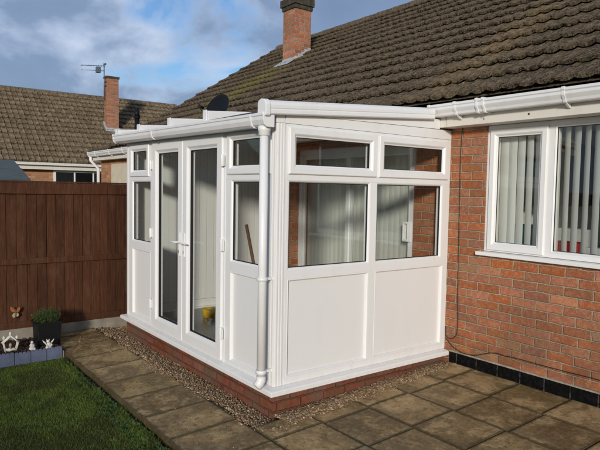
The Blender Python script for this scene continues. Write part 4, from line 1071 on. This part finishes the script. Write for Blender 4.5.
p = MB(); p.box(-20.41,-20.02,3.475,4.02,5.93,6.02); build('chimney_cap', p, cap_mat(), nch, bevel=.01)
p = MB(); p.box(-20.045,-20.02,3.45,4.05,zN(-20.05)-.05,zN(-20.05)+.14); p.hexa([(-20.39,3.475,zN(-20.39)),(-20.05,3.475,zN(-20.05)),(-20.05,3.505,zN(-20.05)),(-20.39,3.505,zN(-20.39)),(-20.39,3.475,zN(-20.39)+.2),(-20.05,3.475,zN(-20.05)+.16),(-20.05,3.505,zN(-20.05)+.16),(-20.39,3.505,zN(-20.39)+.2)]); build('flashing', p, M['lead'], nch)
p = MB(); p.box(NX-.16,NX-.13,NY0,NY1,2.13,2.33); p.box(NX-.12,NX+.01,NY0,NY1,2.28,2.37); build('fascia', p, M['fascia'], nb, bevel=.004)
p = MB(); p.box(NX-8.4,NX-.42,NY0+.2,NY1-.2,-.4,2.30); p.prism([(NX-8.4,2.30),(NX-.42,2.30),(NX-4.4,5.2)],1,NY1-.35,NY1-.2)
build('wall', p, M['brick_far'], nb)
for (ya,yb) in ((1.09,3.1),(-4.2,-2.4),(4.4,6.2)):
    p = MB(); p.box(NX-.43,NX-.36,ya-.05,yb+.05,.95,2.14); w_ = build('window', p, M['upvc'], nb)
    n_ = 3
    for k in range(n_):
        q = MB(); a = ya+(yb-ya)*k/n_; b_ = ya+(yb-ya)*(k+1)/n_; q.box(NX-.36,NX-.352,a+.03,b_-.03,1.0,2.06); build('pane', q, M['glass_far'] , w_)
# aerial on the neighbour's chimney
ae = thing('tv_aerial', 'grey television aerial on a pole beside the neighbouring chimney', 'aerial', (-20.2,3.36,5.1))
p = MB(); p.tube([(-20.2,3.36,5.05),(-20.2,3.36,6.52)], .022, 8); p.box(-20.24,-20.05,3.35,3.42,5.78,5.82); p.box(-20.24,-20.05,3.35,3.42,5.62,5.66); build('pole', p, M['metal'], ae)
p = MB(); p.tube([(-20.2,3.42,6.42),(-20.2,2.44,6.32)], .014, 6)
for k in range(9): y = 3.30-k*.1; p.tube([(-20.36,y,6.42-(3.42-y)*.1),(-20.04,y,6.42-(3.42-y)*.1)], .007, 5)
build('upper_boom', p, M['metal'], ae)
p = MB(); p.tube([(-20.2,3.36,6.22),(-20.2,2.46,6.15)], .012, 6); p.box(-20.3,-20.1,3.05,3.2,6.12,6.34); p.tube([(-20.2,3.32,6.50),(-20.2,3.44,6.50)],.035,8); build('lower_boom', p, M['metal'], ae)
for ob in [o_ for o_ in ae.children]:
    for v in ob.data.vertices: v.co.y += .09
# shed with felt roof behind the fence
shd = thing('shed', 'shed with grey-green felt roof just over the left end of the fence', 'shed', (-6.4,-4,-.2))
p = MB(); ya,yb = -5.6,-2.37
p.hexa([(-5.78,ya,1.63),(-5.78,yb,1.63),(-7.0,yb,1.955),(-7.0,ya,1.955),(-5.77,ya,1.655),(-5.77,yb,1.655),(-7.0,yb,1.98),(-7.0,ya,1.98)])
p.hexa([(-7.0,ya,1.955),(-7.0,yb,1.955),(-8.2,yb,1.63),(-8.2,ya,1.63),(-7.0,ya,1.98),(-7.0,yb,1.98),(-8.2,yb,1.655),(-8.2,ya,1.655)])
p.hexa([(-6.38,ya,1.812),(-6.38,yb+.004,1.812),(-6.42,yb+.004,1.822),(-6.42,ya,1.822),(-6.375,ya,1.822),(-6.375,yb+.004,1.822),(-6.42,yb+.004,1.834),(-6.42,ya,1.834)])
build('roof', p, M['felt'], shd)
p = MB(); p.prism([(-8.1,-.3),(-5.88,-.3),(-5.88,1.62),(-7.0,1.93),(-8.1,1.62)],1,ya+.1,yb-.1); build('wall', p, M['shed_wood'], shd)

# ------------------------------------------------------------------ world, sun
SUN_AZ = Vector((.72,-.69,0)).normalized(); SUN_EL = R(13)
w = bpy.data.worlds.new('World'); sc.world = w; w.use_nodes = True; nt = w.node_tree; nt.nodes.clear()
class WN(NT):
    def __init__(s,t): s.t = t
t = WN(nt)
sky = t.n('ShaderNodeTexSky', sky_type='NISHITA', sun_disc=False)
sky.sun_elevation = SUN_EL; sky.sun_rotation = math.atan2(SUN_AZ.x, SUN_AZ.y); sky.air_density = 1.2; sky.dust_density = .6; sky.ozone_density = 1.5
tc = t.n('ShaderNodeTexCoord'); gen = tc.outputs['Generated']
sep = t.n('ShaderNodeSeparateXYZ'); t.l(gen, sep.inputs[0])
zc = t.math('MAXIMUM', sep.outputs[2], .0)
den = t.math('ADD', zc, .22)
cb = t.n('ShaderNodeCombineXYZ'); t.l(t.math('DIVIDE', sep.outputs[0], den), cb.inputs[0]); t.l(t.math('DIVIDE', sep.outputs[1], den), cb.inputs[1]); cb.inputs[2].default_value = 4.1
cl = t.noise(t.scale(gen,1,1,1.7,(1.3,.6,2.2)), 3.2, 8, .52, .25)
cl2 = t.noise(t.scale(gen,1,1,1.6,(3.3,1.7,.4)), 4.6, 8, .52, .3)
mask = t.ramp(cl, [(.39,0.),(.455,1.)])
# sky colour: the physical sky, with grey-blue cloud bodies and brighter edges
shade = t.ramp(t.math('ADD', t.math('MULTIPLY', cl, .65), t.math('MULTIPLY', cl2, .35)), [(.39,(4.4,4.8,5.6)),(.44,(3.0,3.55,4.6)),(.50,(1.45,1.95,2.9)),(.60,(1.2,1.65,2.5))])
c = t.mix(t.math('MULTIPLY', mask, .88), t.mix(1.0, sky.outputs[0], (.46,.62,.90), 'MULTIPLY'), shade)
bg = t.n('ShaderNodeBackground'); t.l(c, bg.inputs[0]); bg.inputs[1].default_value = .14
o = t.n('ShaderNodeOutputWorld'); t.l(bg.outputs[0], o.inputs[0])
sd_ = bpy.data.lights.new('sun','SUN'); sd_.energy = 2.55; sd_.angle = R(6); sd_.color = (1,.935,.84)
so = bpy.data.objects.new('sun', sd_); COL.objects.link(so)
dirv = Vector((SUN_AZ.x*math.cos(SUN_EL), SUN_AZ.y*math.cos(SUN_EL), math.sin(SUN_EL)))
so.rotation_euler = dirv.to_track_quat('Z','Y').to_euler()

# ------------------------------------------------------------------ camera
cd = bpy.data.cameras.new('camera'); cam = bpy.data.objects.new('camera', cd); COL.objects.link(cam); sc.camera = cam
fw = Vector((-0.79817002,0.59940342,-0.0603337)); rt_ = Vector((0.59955922,0.80013903,0.01750069)); up = Vector((-0.05876532,0.0222051,0.99802483))
cam.matrix_world = Matrix(((rt_.x,up.x,-fw.x,3.4476),(rt_.y,up.y,-fw.y,-4.3103),(rt_.z,up.z,-fw.z,1.5681),(0,0,0,1)))
cd.sensor_width = 36; cd.sensor_fit = 'HORIZONTAL'; cd.lens = 577.243*36/600; cd.clip_start = .05; cd.clip_end = 3000
sc.view_settings.view_transform = 'Standard'; sc.view_settings.look = 'None'; sc.view_settings.exposure = .22; sc.view_settings.gamma = 1
sc.view_settings.use_curve_mapping = False
sc.render.engine = 'CYCLES'
sc.cycles.max_bounces = 10; sc.cycles.transparent_max_bounces = 24; sc.cycles.glossy_bounces = 4; sc.cycles.diffuse_bounces = 4
sc.cycles.use_denoising = True
